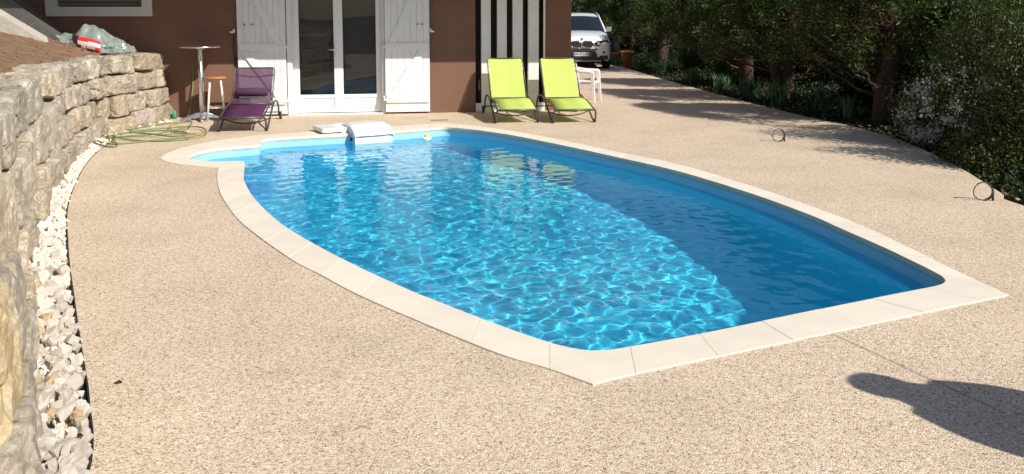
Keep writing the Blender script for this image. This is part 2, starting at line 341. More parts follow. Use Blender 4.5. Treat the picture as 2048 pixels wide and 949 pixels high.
# ---------------------------------------------------------------- the pool
pool=thing('swimming_pool','boat shaped in-ground swimming pool with blue liner and pale stone coping','swimming pool',(0,8,0))
NP=len(inner); outer_c=smooth_loop(outer,0)
cuts=list(range(4,NP,8))
for q_,a in enumerate(cuts):
    if 1:
        b=cuts[(q_+1)%len(cuts)]; b=b if b>a else b+NP
        ii=[inner_s[i%NP].copy() for i in range(a,b+1)]; oo=[outer_c[i%NP].copy() for i in range(a,b+1)]
        for L in (ii,oo):
            d0=(L[1]-L[0]).normalized()*.0009; d1=(L[-1]-L[-2]).normalized()*.0009; L[0]+=d0; L[-1]-=d1
        dz=random.uniform(-.0012,.0012)
        poly=ii+oo[::-1]; c=sum(poly,Vector())/len(poly); c.z=0
        q=MB(); m_=len(ii)
        vs=[(p.x-c.x,p.y-c.y,ZC+dz) for p in ii]+[(p.x-c.x,p.y-c.y,ZC+dz) for p in oo]+[(p.x-c.x,p.y-c.y,-.03) for p in ii]+[(p.x-c.x,p.y-c.y,-.03) for p in oo]
        fs=[]
        for i in range(m_-1):
            fs+= [(i,i+1,m_+i+1,m_+i),(2*m_+i+1,2*m_+i,3*m_+i,3*m_+i+1),(i+1,i,2*m_+i,2*m_+i+1),(m_+i,m_+i+1,3*m_+i+1,3*m_+i)]
        fs+=[(0,m_,3*m_,2*m_),(m_-1,3*m_-1,4*m_-1,2*m_-1)]
        q.add(vs,fs); o=q.obj('coping_stone',M['coping'],pool,bevel=.0018,loc=(c.x,c.y,0),seg=2); o.location=(c.x,c.y-8,0)
# mortar bed under the coping, and the liner
def ring(P,Q,zp,zq): 
    n=len(P); return [(p.x,p.y,zp) for p in P]+[(p.x,p.y,zq) for p in Q],[(i,(i+1)%n,n+(i+1)%n,n+i) for i in range(n)]
def outset(P,d):
    out=[]; n=len(P)
    for i in range(n):
        t_=(P[(i+1)%n]-P[i-1]); t_=Vector((t_.x,t_.y,0)).normalized(); nr=Vector((t_.y,-t_.x,0)); out.append(P[i]+nr*d)
    return out
area=sum(inner_s[i-1].x*p.y-p.x*inner_s[i-1].y for i,p in enumerate(inner_s)); sg=1 if area>0 else -1
lw=outset(inner_s,.012*sg)       # liner stands back under the nosing
bed=MB(); vs,fs=ring(outset(inner_s,.006*sg),[p.lerp(q,.97) for p,q in zip(inner_s,outer)],.003,.003); bed.add(vs,fs); vs,fs=ring(outset(inner_s,.006*sg),outset(inner_s,.0062*sg),.003,-.045); bed.add(vs,fs)
bed.obj('mortar_bed',M['mortar'],pool,True)
WL=-.125; DEPTH=-1.20
ln=MB(); vs,fs=ring(lw,lw,-.03,DEPTH+.12); ln.add(vs,fs,sm=True); vs,fs=ring(lw,outset(inner_s,-.10*sg),DEPTH+.12,DEPTH); ln.add(vs,fs,sm=True)
flo=outset(inner_s,-.10*sg); tr=tessellate_polygon([[Vector((p.x,p.y,0)) for p in flo]]); ln.add([(p.x,p.y,DEPTH) for p in flo],[tuple(f) for f in tr])
liner=ln.obj('liner',M['liner'],pool,True); liner.cycles.is_caustics_receiver=True
# curved steps at the shallow end: two treads
def step(cx,cy,r,z0,z1):
    m=MB(); P=[Vector((cx+r*math.cos(a),cy+r*math.sin(a),0)) for a in np.linspace(0,2*PI,40,endpoint=False)]
    m.prism(P,z0,z1); o=m.obj('step',M['step'],pool,True,bevel=.03,seg=3); o.cycles.is_caustics_receiver=True
sc=G(455,308,WL)
# treads are cut to the outline of the alcove
alc=[p for p in sides[3][0]]; ac=sum(alc,Vector())/len(alc)
for k,(zz,ex) in enumerate(((-.36,0.0),(-.62,.28))):
    m=MB(); P=[Vector((ac.x+(p.x-ac.x)*.985,ac.y+(p.y-ac.y)*.985,0)) for p in alc]
    a0=P[-1]; a1=P[0]; dv=Vector((.9,-.1,0)).normalized()*ex
    arc=[a0.lerp(a1,q)+dv+Vector((1,0,0))*.28*math.sin(PI*q) for q in np.linspace(0,1,12)]
    m.prism(P+arc,DEPTH+.002+.003*k,zz); o=m.obj('step',M['step'],pool,True,bevel=.02,seg=3); o.cycles.is_caustics_receiver=True

# ---------------------------------------------------------------- water
xs0,xs1=min(p.x for p in lw),max(p.x for p in lw); ys0,ys1=min(p.y for p in lw),max(p.y for p in lw)
st=.0135
X,Y=np.meshgrid(np.arange(xs0-.02,xs1+.04,st),np.arange(ys0-.02,ys1+.04,st))
Z=np.zeros_like(X); rw=np.random.default_rng(5)
for i in range(70):
    lam=.074*(4.0**rw.random()); a=rw.normal(2.0,1.05); k=2*PI/lam
    ph=rw.random()*6.28; slope=.0057*(lam/.2)**.5
    Z+=slope/k*np.sin(k*(X*math.cos(a)+Y*math.sin(a))+ph+.8*np.sin(1.3*X*rw.normal()+1.1*Y*rw.normal()))
ny,nx=X.shape
lp=np.array([(p.x,p.y) for p in outset(inner_s,.03*sg)])
def inside(px,py,poly):
    c=np.zeros(px.shape,bool); j=len(poly)-1
    for i in range(len(poly)):
        xi,yi=poly[i]; xj,yj=poly[j]
        with np.errstate(divide='ignore',invalid='ignore'):
            cond=((yi>py)!=(yj>py))&(px<(xj-xi)*(py-yi)/(yj-yi+1e-12)+xi)
        c^=cond; j=i
    return c
ins=inside(X.ravel(),Y.ravel(),lp).reshape(ny,nx)
idx=np.arange(nx*ny).reshape(ny,nx)
keep=ins[:-1,:-1]|ins[1:,:-1]|ins[:-1,1:]|ins[1:,1:]
F=np.stack([idx[:-1,:-1],idx[:-1,1:],idx[1:,1:],idx[1:,:-1]],-1)[keep]
used=np.unique(F); remap=-np.ones(nx*ny,int); remap[used]=np.arange(len(used)); F=remap[F]
V=np.stack([X.ravel(),Y.ravel(),Z.ravel()+WL],1)[used]
def np_mesh(name,V,F,smooth=True):
    me=bpy.data.meshes.new(name); k=F.shape[1]; me.vertices.add(len(V)); me.vertices.foreach_set('co',V.astype(np.float32).ravel())
    me.loops.add(F.size); me.loops.foreach_set('vertex_index',F.astype(np.int32).ravel()); me.polygons.add(len(F))
    me.polygons.foreach_set('loop_start',np.arange(0,F.size,k,dtype=np.int32)); me.polygons.foreach_set('loop_total',np.full(len(F),k,np.int32))
    me.update(calc_edges=True); me.polygons.foreach_set('use_smooth',np.full(len(F),smooth)); return me
wm=np_mesh('pool_water',V,F)
m=bpy.data.materials.new('clear_pool_water'); m.use_nodes=True; b=m.node_tree.nodes['Principled BSDF']
b.inputs['Base Color'].default_value=(.20,.97,1,1); b.inputs['Roughness'].default_value=0; b.inputs['IOR'].default_value=1.333; b.inputs['Transmission Weight'].default_value=1
nt=m.node_tree; df=nt.nodes.new('ShaderNodeBsdfDiffuse'); df.inputs[0].default_value=(.0,.53,.96,1); mx=nt.nodes.new('ShaderNodeMixShader'); mx.inputs[0].default_value=.10   # light scattered back by the water itself
nt.links.new(b.outputs[0],mx.inputs[1]); nt.links.new(df.outputs[0],mx.inputs[2]); nt.links.new(mx.outputs[0],nt.nodes['Material Output'].inputs[0])
wm.materials.append(m); wo=bpy.data.objects.new('pool_water',wm); C.objects.link(wo); wo.cycles.is_caustics_caster=True; tag(wo,kind='structure')

# ---------------------------------------------------------------- ground under and around the terrace
gx=sorted(set([round(v,2) for v in list(np.arange(-12,14,.5))+list(np.arange(14,60,4))+list(np.arange(60,420,40))+[-x for x in np.arange(16,60,6)]+[-x for x in np.arange(60,420,40)]]))
gy=sorted(set([round(v,2) for v in list(np.arange(-10,34,.5))+list(np.arange(34,90,4))+list(np.arange(90,420,40))+[-x for x in np.arange(14,60,6)]+[-x for x in np.arange(60,420,40)]]))
ry=[(p.y,p.x) for p in right_c]
def redge(y):
    for (a,xa),(b_,xb) in zip(ry,ry[1:]):
        if a<=y<=b_: return xa+(xb-xa)*(y-a)/(b_-a+1e-9)
    return ry[0][1] if y<ry[0][0] else ry[-1][1]
def gh(x,y):
    z=-.16
    if 3.2<y<12.6 and -5.6<x<3.6:
        return -2.3
    d=x-redge(y)
    if d>-.6: z=-.035-.0*d+(.03*noise.noise(Vector((x*1.7,y*1.7,0))))
    if d>1.2: z-=min((d-1.2)*.22,1.1)
    if d>-.6 and y<9.5: z-=max(0,min((d)*.6,.9))
    if d>-.5 and d<.45: z-=.05
    if d>22: z+=(d-22)*.10
    return z
m=MB(); nxg=len(gx)
m.add([(x,y,gh(x,y)) for y in gy for x in gx],[(j*nxg+i,j*nxg+i+1,(j+1)*nxg+i+1,(j+1)*nxg+i) for j in range(len(gy)-1) for i in range(nxg-1)],sm=True)
def m_ground():
    mm=M['soil']; nt=mm.node_tree; return mm
tag(m.obj('ground',M['soil']),kind='structure')

# ---------------------------------------------------------------- house
A=G(430,234); B=G(950,224.5); ud=(B-A).normalized(); ang=math.atan2(ud.y,ud.x)
H0=G(860,0) if False else A+ud*((G(860,226)-A).dot(ud)); H0.z=0
house=thing('house','brown rendered house with white shuttered glass door and a slatted recess','house',H0,ang)
MH=Matrix.Translation(H0)@Matrix.Rotation(ang,4,'Z'); MHi=MH.inverted()
def F_(px,py,off=0.0):                # line of sight meets the plane `off` metres in front of the facade -> (u,z)
    o=MHi@Vector((0,0,HC)); d=MHi.to_3x3()@ray(px,py); t=(-off-o.y)/d.y; p=o+d*t; return p.x,p.z
U=lambda px,py=120,off=0: F_(px,py,off)[0]
Zf=lambda py,px=700,off=0: F_(px,py,off)[1]
uL=-9.5; uC=U(1142); ztop=2.45
# openings
wu0,wu1=U(114,10),U(284,10); wz0=Zf(14,200)
du0,du1=U(584),U(765); dz1=2.25
ru0,ru1=U(951),U(1090); rz0=.06
def facade(z1):
    us=sorted([uL,wu0,wu1,du0,du1,ru0,ru1,uC]); zs=sorted([-.2,rz0,wz0,2.2,dz1,z1])
    mm=MB()
    for a,b_ in zip(us,us[1:]):
        for c,d in zip(zs,zs[1:]):
            um=(a+b_)/2; zm=(c+d)/2
            if wu0<um<wu1 and wz0<zm<2.2: continue
            if du0<um<du1 and zm<dz1 : continue
            if ru0<um<ru1 and rz0<zm<2.2: continue
            mm.add([(a,0,c),(b_,0,c),(b_,0,d),(a,0,d)],[(0,1,2,3)])
    for (a,b_,c,d,dep) in ((wu0,wu1,wz0,2.2,.14),(du0,du1,-.2,dz1,.16),(ru0,ru1,rz0,2.2,.35)):
        mm.add([(a,0,c),(a,dep,c),(a,dep,d),(a,0,d)],[(0,1,2,3)]); mm.add([(b_,0,c),(b_,0,d),(b_,dep,d),(b_,dep,c)],[(0,1,2,3)])
        mm.add([(a,0,c),(b_,0,c),(b_,dep,c),(a,dep,c)],[(0,1,2,3)]); mm.add([(a,0,d),(a,dep,d),(b_,dep,d),(b_,0,d)],[(0,1,2,3)])
    mm.add([(uC,0,-.2),(uC,9,-.2),(uC,9,z1),(uC,0,z1)],[(0,1,2,3)]); mm.add([(uL,0,-.2),(uL,0,z1),(uL,9,z1),(uL,9,-.2)],[(0,1,2,3)]); mm.add([(uL,9,-.2),(uL,9,z1),(uC,9,z1),(uC,9,-.2)],[(0,1,2,3)])
    return mm
facade(5.4).obj('wall',M['render'],house)
mm=MB(); mm.box(uL-.3,uC+1.4,-1.45,-.002,2.5,2.68); mm.obj('balcony',M['sur'],house)
mm=MB()
for k in range(3): mm.box(uL-.25,uC+.1,-1.41,-1.37,2.95+k*.3,3.0+k*.3)
for k in range(12): u=uL-.2+(uC-uL+.3)*k/11; mm.box(u-.03,u+.03,-1.42,-1.36,2.683,3.62)
mm.obj('balcony_railing',M['frame'],house)
mm=MB(); mm.add([(uL-.6,-.7,5.3),(uC+.6,-.7,5.3),(uC+.6,4.5,6.9),(uL-.6,4.5,6.9),(uL-.6,9.7,5.3),(uC+.6,9.7,5.3)],[(0,1,2,3),(3,2,5,4),(0,3,4),(1,5,2),(0,4,5,1)]); mm.obj('roof',M['tile'],house)
# window with surround and louvres
s1,s2=U(92,20),U(305,20); sz=Zf(33,200)
win=MB(); win.box(s1,s2,-.03,-.002,sz,wz0); win.box(s1,wu0,-.03,-.002,wz0,2.35); win.box(wu1,s2,-.03,-.002,wz0,2.35); win.box(wu0,wu1,-.03,-.002,2.2,2.35)
wo_=win.obj('window_surround',M['sur'],house)
mm=MB(); mm.box(wu0,wu0+.004,.0,.10,wz0,2.2); mm.box(wu0,wu1,.135,.16,wz0,2.2); mm.obj('window_frame',M['sur'],wo_)
for k in range(9):
    z=wz0+.012+k*.06; mm=MB(); mm.box(wu0+.006,wu1-.002,-.018,.018,-.022,.022,M=None); o=mm.obj('louvre',M['louver'],wo_,loc=(0,.06,z+.02)); o.rotation_euler=(R(-28),0,0)
mm=MB(); mm.box(wu0+.006,wu1-.002,.1,.125,wz0+.001,2.19); mm.obj('shutter_back',M['blind'],wo_)
# painted reveal and trim round the door
mm=MB(); 
for a_ in ((U(574.5),du0-.001,-.012,-.0015,-.005,dz1+.1),(du1+.001,U(769.5),-.012,-.0015,-.005,dz1+.1),(du0+.001,du0+.008,-.011,.10,-.004,dz1),(du1-.008,du1-.001,-.011,.10,-.004,dz1)):
    mm=MB(); mm.box(*a_); mm.obj('door_reveal',M['white'],house)
# glazed double door
door=MB(); yd=.10
door.box(du0+.001,du0+.05,yd,yd+.06,.02,2.24); door.box(du1-.05,du1-.001,yd,yd+.06,.02,2.24); door.box(du0+.05,du1-.05,yd,yd+.06,2.18,2.24)
door.box(du0+.001,du1-.001,-.03,yd+.08,-.01,.018)
do=door.obj('door_frame',M['pvc'],house,bevel=.004)
umid=U(676.5); zg=Zf(190); zb=.03
def leaf(a,b_,side):
    l=MB(); sw=.072
    l.box(a,a+sw,yd-.015,yd+.04,zb,2.17); l.box(b_-sw,b_,yd-.015,yd+.04,zb,2.17); l.box(a+sw,b_-sw,yd-.015,yd+.04,zg-.06,zg); l.box(a+sw,b_-sw,yd-.015,yd+.04,zb,zb+.05); l.box(a+sw,b_-sw,yd-.015,yd+.04,2.1,2.17)
    o=l.obj('door_leaf',M['pvc'],house,bevel=.005)
    l=MB(); l.box(a+sw,b_-sw,yd,yd+.03,zb+.05,zg-.06); l.box(a+sw+.03,b_-sw-.03,yd-.008,yd-.0005,zb+.075,zg-.085); l.obj('kick_panel',M['pvc'],o,bevel=.003)
    l=MB(); l.box(a+sw,b_-sw,yd+.01,yd+.016,zg,2.1); l.obj('pane',GLASS,o)
    return o
lf=leaf(U(590,120,-yd),umid-.002,0); rf=leaf(umid+.002,U(761,120,-yd),1)
mm=MB(); hz=Zf(100,672); hu=U(673); mm.box(hu-.018,hu+.018,yd-.026,yd-.0155,hz-.10,hz+.13); mm.tube([(hu,yd-.02,hz),(hu,yd-.055,hz),(hu-.02,yd-.06,hz),(hu-.13,yd-.06,hz)],.009,8); mm.obj('handle',M['alu'],lf)
mm=MB(); mm.box(hu-.006,hu+.034+.02,yd-.021,yd-.0155,zb+.05,2.1); mm.obj('cover_strip',M['pvc'],rf)
for s_ in range(52):
    pass
mm=MB()
for k in range(46):
    z=zg-.02+k*.042; mm.box(du0+.03,du1-.03,yd+.12,yd+.135,z,z+.036)
mm.box(du0+.02,du1-.02,yd+.14,yd+.15,0,2.2); mm.obj('roller_blind',M['blind'],house)
# board shutters
def shutter(a,b_,mirror):
    sb=thing('x','','',(0,0,0)); bpy.data.objects.remove(sb)
    nb=8 if not mirror else 7; wd=(b_-a)/nb; y0=-.062
    base=MB(); base.box(a,b_,y0+.024,y0+.03,.03,2.3); root=base.obj('shutter',M['white'],house)
    for k in range(nb):
        l=MB(); l.box(a+k*wd+.0012,a+(k+1)*wd-.0012,y0,y0+.0238,.03,2.3); l.obj('board',M['white'],root,bevel=.003,seg=1)
    zl0,zl1=Zf(206.5),Zf(193); zu0,zu1=Zf(101),Zf(86)
    for z0,z1 in ((zl0,zl1),(zu0,zu1)):
        l=MB(); l.box(a+.02,b_-.015,y0-.026,y0-.0005,z0,z1); l.obj('ledge',M['white'],root,bevel=.005)
    def brace(ua,za,ub,zb_):
        d=Vector((ub-ua,0,zb_-za)).normalized(); w_=Vector((-d.z,0,d.x))*.05; p=Vector((ua,0,za)); q=Vector((ub,0,zb_))
        # ends cut level so they sit on the ledges
        hw=.05/abs(d.z)
        l=MB(); P=[(ua-hw,za),(ua+hw,za),(ub+hw,zb_),(ub-hw,zb_)]
        l.extr(P,y0-.026,y0-.0006); l.obj('brace',M['white'],root,bevel=.004)
    lo,hi=(a+.11,b_-.11)
    if not mirror: brace(hi,zl1+.001,lo,zu0-.001); brace(hi-.01,zu1+.001,lo,2.29)
    else: brace(lo,zl1+.001,hi,zu0-.001); brace(lo+.01,zu1+.001,hi,2.29)
    e_=b_ if not mirror else a; sgn=1 if not mirror else -1
    for z in ((zl0+zl1)/2,(zu0+zu1)/2):
        l=MB(); l.tube([(e_+sgn*.022,y0+.01,z-.06),(e_+sgn*.022,y0+.01,z+.06)],.013,10); l.box(min(e_-sgn*.30,e_+sgn*.022),max(e_-sgn*.30,e_+sgn*.022),y0-.033,y0-.0265,z-.02,z+.02); l.obj('hinge',M['white'],root)
    for uu in (a+.12,a+.24) if not mirror else (b_-.12,b_-.2):
        l=MB(); l.tube([(uu,y0-.02,Zf(49)),(uu,y0-.0005,Zf(49))],.017,10); l.obj('knob',M['grey'],root)
    return root
sL0,sL1=U(477),U(573); sR0,sR1=U(770),U(859)
shutter(sL0,sL1,False); shutter(sR0,sR1,True)
for uu,sg_ in ((U(466,65),1),(U(864,65),-1)):
    z=Zf(64,466); mm=MB(); mm.tube([(uu,-.0,z),(uu,-.08,z)],.008,8); mm.box(uu-.03,uu+.03,-.11,-.075,z-.018,z+.012); mm.box(uu+sg_*.03-.012,uu+sg_*.03+.012,-.12,-.07,z-.01,z+.045); o=mm.obj('shutter_catch',M['white'],house,bevel=.004)
mm=MB(); uu=U(470); mm.tube([(uu,-.03,Zf(70)),(uu-.012,-.02,Zf(95)),(uu+.012,-.02,Zf(125))],.008,6); mm.tube([(uu+.012,-.02,Zf(127)),(uu+.012,-.02,Zf(117))],.014,8); mm.obj('strap',M['ink'],house)
# slatted recess
mm=MB(); mm.box(ru0+.001,ru1-.001,.34,.36,rz0,2.19); back=mm.obj('recess_back',M['wood'],house)
for k in range(9):
    a=ru0+.003+k*(ru1-ru0-.006)/9; b_=a+(ru1-ru0-.006)/9-.006; mm=MB(); mm.box(a,b_,.30,.339,rz0+.01,2.18); mm.obj('board',M['wood'],back,bevel=.004,seg=1)
for a,b_ in ((963,982),(995,1014),(1026,1046),(1057,1078)):
    mm=MB(); mm.box(U(a),U(b_),.02,.12,rz0+.002,2.195); mm.obj('post',M['white'],house,bevel=.006)
mm=MB(); mm.box(ru1-.03,ru1+.0,-.012,.02,rz0+.1,2.195); mm.obj('corner_bead',M['white'],house)
mm=MB(); mm.box(ru0+.002,ru1-.002,-.02,.018,rz0-.06,rz0+.09); mm.obj('sill',M['white'],house,bevel=.004)
# tap with hose riser is part of the hose below

# stair wall dropping along the left end of the facade
sw=thing('stair_wall','sloping concrete stair wall beside the brown house above the soil bank','wall',MH@Vector((U(60,60),-.8,0)))
def slope_prism(pxa,pya,pxb,pyb,off0,off1,th,name,mt):
    ua,za=F_(pxa,pya,off1); ub,zb_=F_(pxb,pyb,off1); k=(zb_-za)/(ub-ua)
    ua2=ua-2.5; za2=za-2.5*k; ub2=ub+.25; zb2=zb_+.25*k
    P=[(ua2,za2),(ub2,zb2),(ub2,zb2-th),(ua2,za2-th)]; m=MB(); m.extr(P,-off1,-off0); o=m.obj(name,mt)
    for v in o.data.vertices: v.co=MH@v.co
    o.parent=sw; o.matrix_parent_inverse=sw.matrix_basis.inverted(); return o
slope_prism(0,30,104,92,.80,1.12,.9,'kerb',M['concrete'])
slope_prism(0,-22,112,74,.35,.795,1.3,'parapet',M['concshade'])

# ---------------------------------------------------------------- dry stone retaining wall
def rock(sx,sy,sz,res,seed,cuts=7,rough=.035,flat=.88):
    rr=random.Random(seed); so_=Vector((rr.uniform(0,50),rr.uniform(0,50),rr.uniform(0,50)))
    vid={}; V=[]; Fc=[]
    def vert(i,j,k):
        key=(i,j,k)
        if key not in vid:
            p=Vector((2*i/res-1,2*j/res-1,2*k/res-1)); L=(abs(p.x)**13+abs(p.y)**13+abs(p.z)**13)**(1/13); vid[key]=len(V); V.append(p/L if L else p)
        return vid[key]
    for a in range(res):
        for b in range(res):
            Fc+=[(vert(a,b,0),vert(a,b+1,0),vert(a+1,b+1,0),vert(a+1,b,0)),(vert(a,b,res),vert(a+1,b,res),vert(a+1,b+1,res),vert(a,b+1,res)),
                 (vert(a,0,b),vert(a+1,0,b),vert(a+1,0,b+1),vert(a,0,b+1)),(vert(a,res,b),vert(a,res,b+1),vert(a+1,res,b+1),vert(a+1,res,b)),
                 (vert(0,a,b),vert(0,a,b+1),vert(0,a+1,b+1),vert(0,a+1,b)),(vert(res,a,b),vert(res,a+1,b),vert(res,a+1,b+1),vert(res,a,b+1))]
    pl=[]
    for _ in range(cuts):
        nrm=Vector((rr.gauss(0,1),rr.gauss(0,1),rr.gauss(0,1))).normalized(); h=sum(abs(c) for c in nrm)
        pl.append((nrm,rr.uniform(.78,.97)*h if h>1.3 else .98*h))
    # low, wide shear of the faces so no two blocks are alike
    sh=(rr.uniform(-.10,.10),rr.uniform(-.10,.10))
    out=[]
    for p in V:
        for nrm,d in pl:
            q=p.dot(nrm)-d
            if q>0: p=p-nrm*q*.95
        p=Vector((p.x*sx/2,p.y*sy/2,p.z*sz/2)); p.x+=sh[0]*p.z; p.z+=sh[1]*p.x*.4
        nn=p.normalized()
        st1=noise.voronoi(p*5.5+so_)[1][0]; st2=noise.voronoi(p*13+so_)[1][0]
        dsp=noise.fractal(p*2.6+so_,.9,2.1,3)*rough*.8+noise.noise(st1*3.3)*rough*.95+noise.noise(st2*3.7)*rough*.5+noise.noise(p*24+so_)*rough*.12
        out.append(p+nn*dsp)
    return out,Fc
wallt=thing('retaining_wall','dry stone retaining wall of rough limestone blocks holding up the soil bank','wall',(-4,7,0))
base_px=[(345,238),(300,252),(240,266),(192,288),(152,330),(112,400),(96,470),(80,590),(72,660),(86,740),(90,949)]
wbase=[G(x,y) for x,y in base_px][::-1]
wpath=catmull([Vector((-3.15,-6,0)),Vector((-2.2,-3,0)),Vector((-1.62,-1,0)),Vector((-1.42,.6,0)),Vector((-1.50,2.0,0))]+wbase+[G(345,238)+Vector((-.35,.45,0))],10)
TL=plen(wpath); fine=resample(wpath,int(TL/.02)+1)
def at_s(s):
    i=min(max(int(s/.02),0),len(fine)-2); p=fine[i]; t_=(fine[i+1]-fine[max(i-1,0)]).normalized(); return p,t_
sfar=None
for i,p in enumerate(fine):
    if p.y>8.4 and sfar is None: sfar=i*.02
    if p.y>1.0 and p.y<1.03: snear=i*.02
def lay(row,s,z0,h,setback,s_end,lo,hi,seed):
    while s<s_end-.12:
        L=random.uniform(lo,hi)
        if s+L>s_end-.18: L=s_end-s
        p,t_=at_s(s+L/2); nr=Vector((-t_.y,t_.x,0)); 
        if nr.x>0: nr=-nr                          # nr points back into the bank
        dep=random.uniform(.42,.52); hh=h*random.uniform(.95,1.04); pr=random.uniform(-.045,.045)
        res=20 if p.y<7.5 else 14
        rc=random.random(); mi=0 if rc<.50 else (1 if rc<.92 else (2 if rc<.955 else 3))
        vs,fs=rock(L*.985,dep,hh*.975,res,seed); seed+=1
        m=MB(); m.add(vs,fs,0,False); c=p+nr*(dep/2+setback+pr)+Vector((0,0,z0+h/2))
        if p.y<-1.5: s+=L; continue
        o=m.obj('stone',ST[mi],None); o.location=c; a=math.atan2(t_.y,t_.x); o.rotation_euler=(random.uniform(-.07,.07),random.uniform(-.055,.055),a+random.uniform(-.08,.08)); o.location.z+=random.uniform(-.018,.018)
        for q in o.data.polygons: pass
        o.parent=wallt; o.matrix_parent_inverse=Matrix.Translation(wallt.location).inverted()
        s+=L
    return seed
sd=100
zr=0
for r_,h in enumerate((.33,.42,.38)):       # nearer half: big blocks
    sd=lay(r_,random.uniform(0,.3),zr-.05,h,.05+.05*r_,sfar+random.uniform(-.15,.15)*(r_!=0),.45,.95,sd); zr+=h+.004
zr=0
for r_,h in enumerate((.27,.28,.285,.27)):
    sd=lay(r_,sfar+[0,-.1,.12,.0][r_],zr-.04,h,.05+.035*r_,TL-[.0,.02,.28,.40][r_],.38,.80,sd); zr+=h+.003
# rubble packing behind joints, as a dark fill so the bank does not show through
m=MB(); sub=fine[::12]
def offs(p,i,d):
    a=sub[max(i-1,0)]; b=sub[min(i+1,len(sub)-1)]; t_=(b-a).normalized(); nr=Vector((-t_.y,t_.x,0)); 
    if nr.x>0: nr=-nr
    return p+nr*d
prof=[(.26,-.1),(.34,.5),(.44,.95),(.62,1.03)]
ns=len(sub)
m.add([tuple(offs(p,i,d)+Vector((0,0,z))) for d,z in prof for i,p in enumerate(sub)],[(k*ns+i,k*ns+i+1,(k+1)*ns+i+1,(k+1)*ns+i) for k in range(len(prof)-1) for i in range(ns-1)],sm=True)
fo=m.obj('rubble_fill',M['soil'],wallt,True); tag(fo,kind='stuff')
# earth bank above the wall
m=MB(); ds=[.42,.55,.7,.9,1.15,1.4,1.7,2.0,2.4,2.9,3.5,4.5,6,9,14,25]
def bz(d,p): 
    return 1.02+.035*noise.noise(Vector((p.x*2,p.y*2,d*2)))+(d-.42)*.31*(1 if d<4 else 1)+.05*noise.noise(Vector((p.x*.9,p.y*.9,d)))*(d>.5)
vs=[]
for d in ds:
    for i,p in enumerate(sub):
        q=offs(p,i,d if d<4 else 4+(d-4))
        lim=(MHi@q).y
        if lim>-.3 and d>.42: q=MH@Vector(((MHi@q).x,-.3,0))
        vs.append((q.x,q.y,bz(d,q)-(.10 if d==.42 else 0)))
m.add(vs,[(k*ns+i,k*ns+i+1,(k+1)*ns+i+1,(k+1)*ns+i) for k in range(len(ds)-1) for i in range(ns-1)],sm=True)
bank=m.obj('earth_bank',M['earth']); tag(bank,kind='structure')
sb=bank.modifiers.new('s','SUBSURF'); sb.levels=2; sb.render_levels=2; sb.subdivision_type='SIMPLE'
tx=bpy.data.textures.new('clods','CLOUDS'); tx.noise_scale=.09; dm=bank.modifiers.new('d','DISPLACE'); dm.texture=tx; dm.strength=.05; dm.texture_coords='LOCAL'
# clods on the soil
m=MB(); rr=random.Random(5)
for k in range(700):
    i=rr.randrange(ns//2,ns-6); d=rr.uniform(.5,3); q=offs(sub[i],i,d)+Vector((rr.uniform(-.15,.15),rr.uniform(-.15,.15),0))
    if (MHi@q).y>-.35: continue
    s_=rr.uniform(.006,.022); z=bz(d,q)+.005
    P=[Vector((rr.uniform(.6,1)*s_*a,rr.uniform(.6,1)*s_*b,rr.uniform(.5,.9)*s_*c)) for a,b,c in ((1,0,0),(-1,0,0),(0,1,0),(0,-1,0),(0,0,1),(0,0,-1))]
    m.add([p+q+Vector((0,0,z)) for p in P],[(0,2,4),(2,1,4),(1,3,4),(3,0,4),(2,0,5),(1,2,5),(3,1,5),(0,3,5)])
tag(m.obj('soil_clods',M['earth']),kind='stuff')

# ---------------------------------------------------------------- white gravel strip
m=MB(); lcx=[p for p in left_c if p.y>-2.5]; 
N=140; le=resample([p for p in left_c if p.y>-2],N); wb=[]
for p in le:
    q=min(fine,key=lambda f:(f-p).length_squared); wb.append(q)
m.add([(p.x-.012,p.y,-.075) for p in le]+[tuple((q+(q-p).normalized()*.22)+Vector((0,0,-.06))) for p,q in zip(le,wb)],[(i,i+1,N+i+1,N+i) for i in range(N-1)])
gb=m.obj('gravel_bed',M['gravbed']); tag(gb,kind='structure')
rocks=[]
for k in range(14):
    vs,fs=rock(1,.8,.62,3,900+k,cuts=9,rough=.10); mm=MB(); mm.add(vs,fs,0,False); rocks.append((mm.mesh('gravel_stone',M['gravel']),mm))
pts=[]; rr=random.Random(3)
for k in range(6500):
    t_=rr.random()**1.0*(N-1); i=int(t_); f=t_-i
    if i>=N-1: continue
    s_=rr.uniform(.026,.075)*rr.uniform(.8,1.05); a=le[i].lerp(le[i+1],f)+Vector((-.010-s_*.26,0,0)); b_=wb[i].lerp(wb[i+1],f); q=a.lerp(b_+(b_-a).normalized()*.10,rr.random())
    if q.y<1.4: continue
    if any((q-p).length<(s_+s2_)*.36 for p,s2_ in pts[-0:]): continue
    pts.append((q,s_))
pts.sort(key=lambda t_:-t_[1]/max(t_[0].y,1))
fill=MB()
for k,(q,s_) in enumerate(pts):
    me,mb=rocks[rr.randrange(14)]; z=-.05+s_*.30+rr.uniform(0,.02)
    rot=(rr.uniform(0,6.3),rr.uniform(0,6.3),rr.uniform(0,6.3))
    if k<296:
        o=bpy.data.objects.new('gravel_stone',me); C.objects.link(o); o.parent=gb; o.location=(q.x,q.y,z+.02); o.rotation_euler=rot; o.scale=(s_*1.25,)*3
        if rr.random()<.07: 
            o.material_slots[0].link='OBJECT'; o.material_slots[0].material=M['gravelyel']
    else:
        from mathutils import Euler
        T=Matrix.Translation((q.x,q.y,z))@Euler(rot).to_matrix().to_4x4()@Matrix.Scale(s_*1.2,4); fill.add([T@Vector(v) for v in mb.v],mb.f)
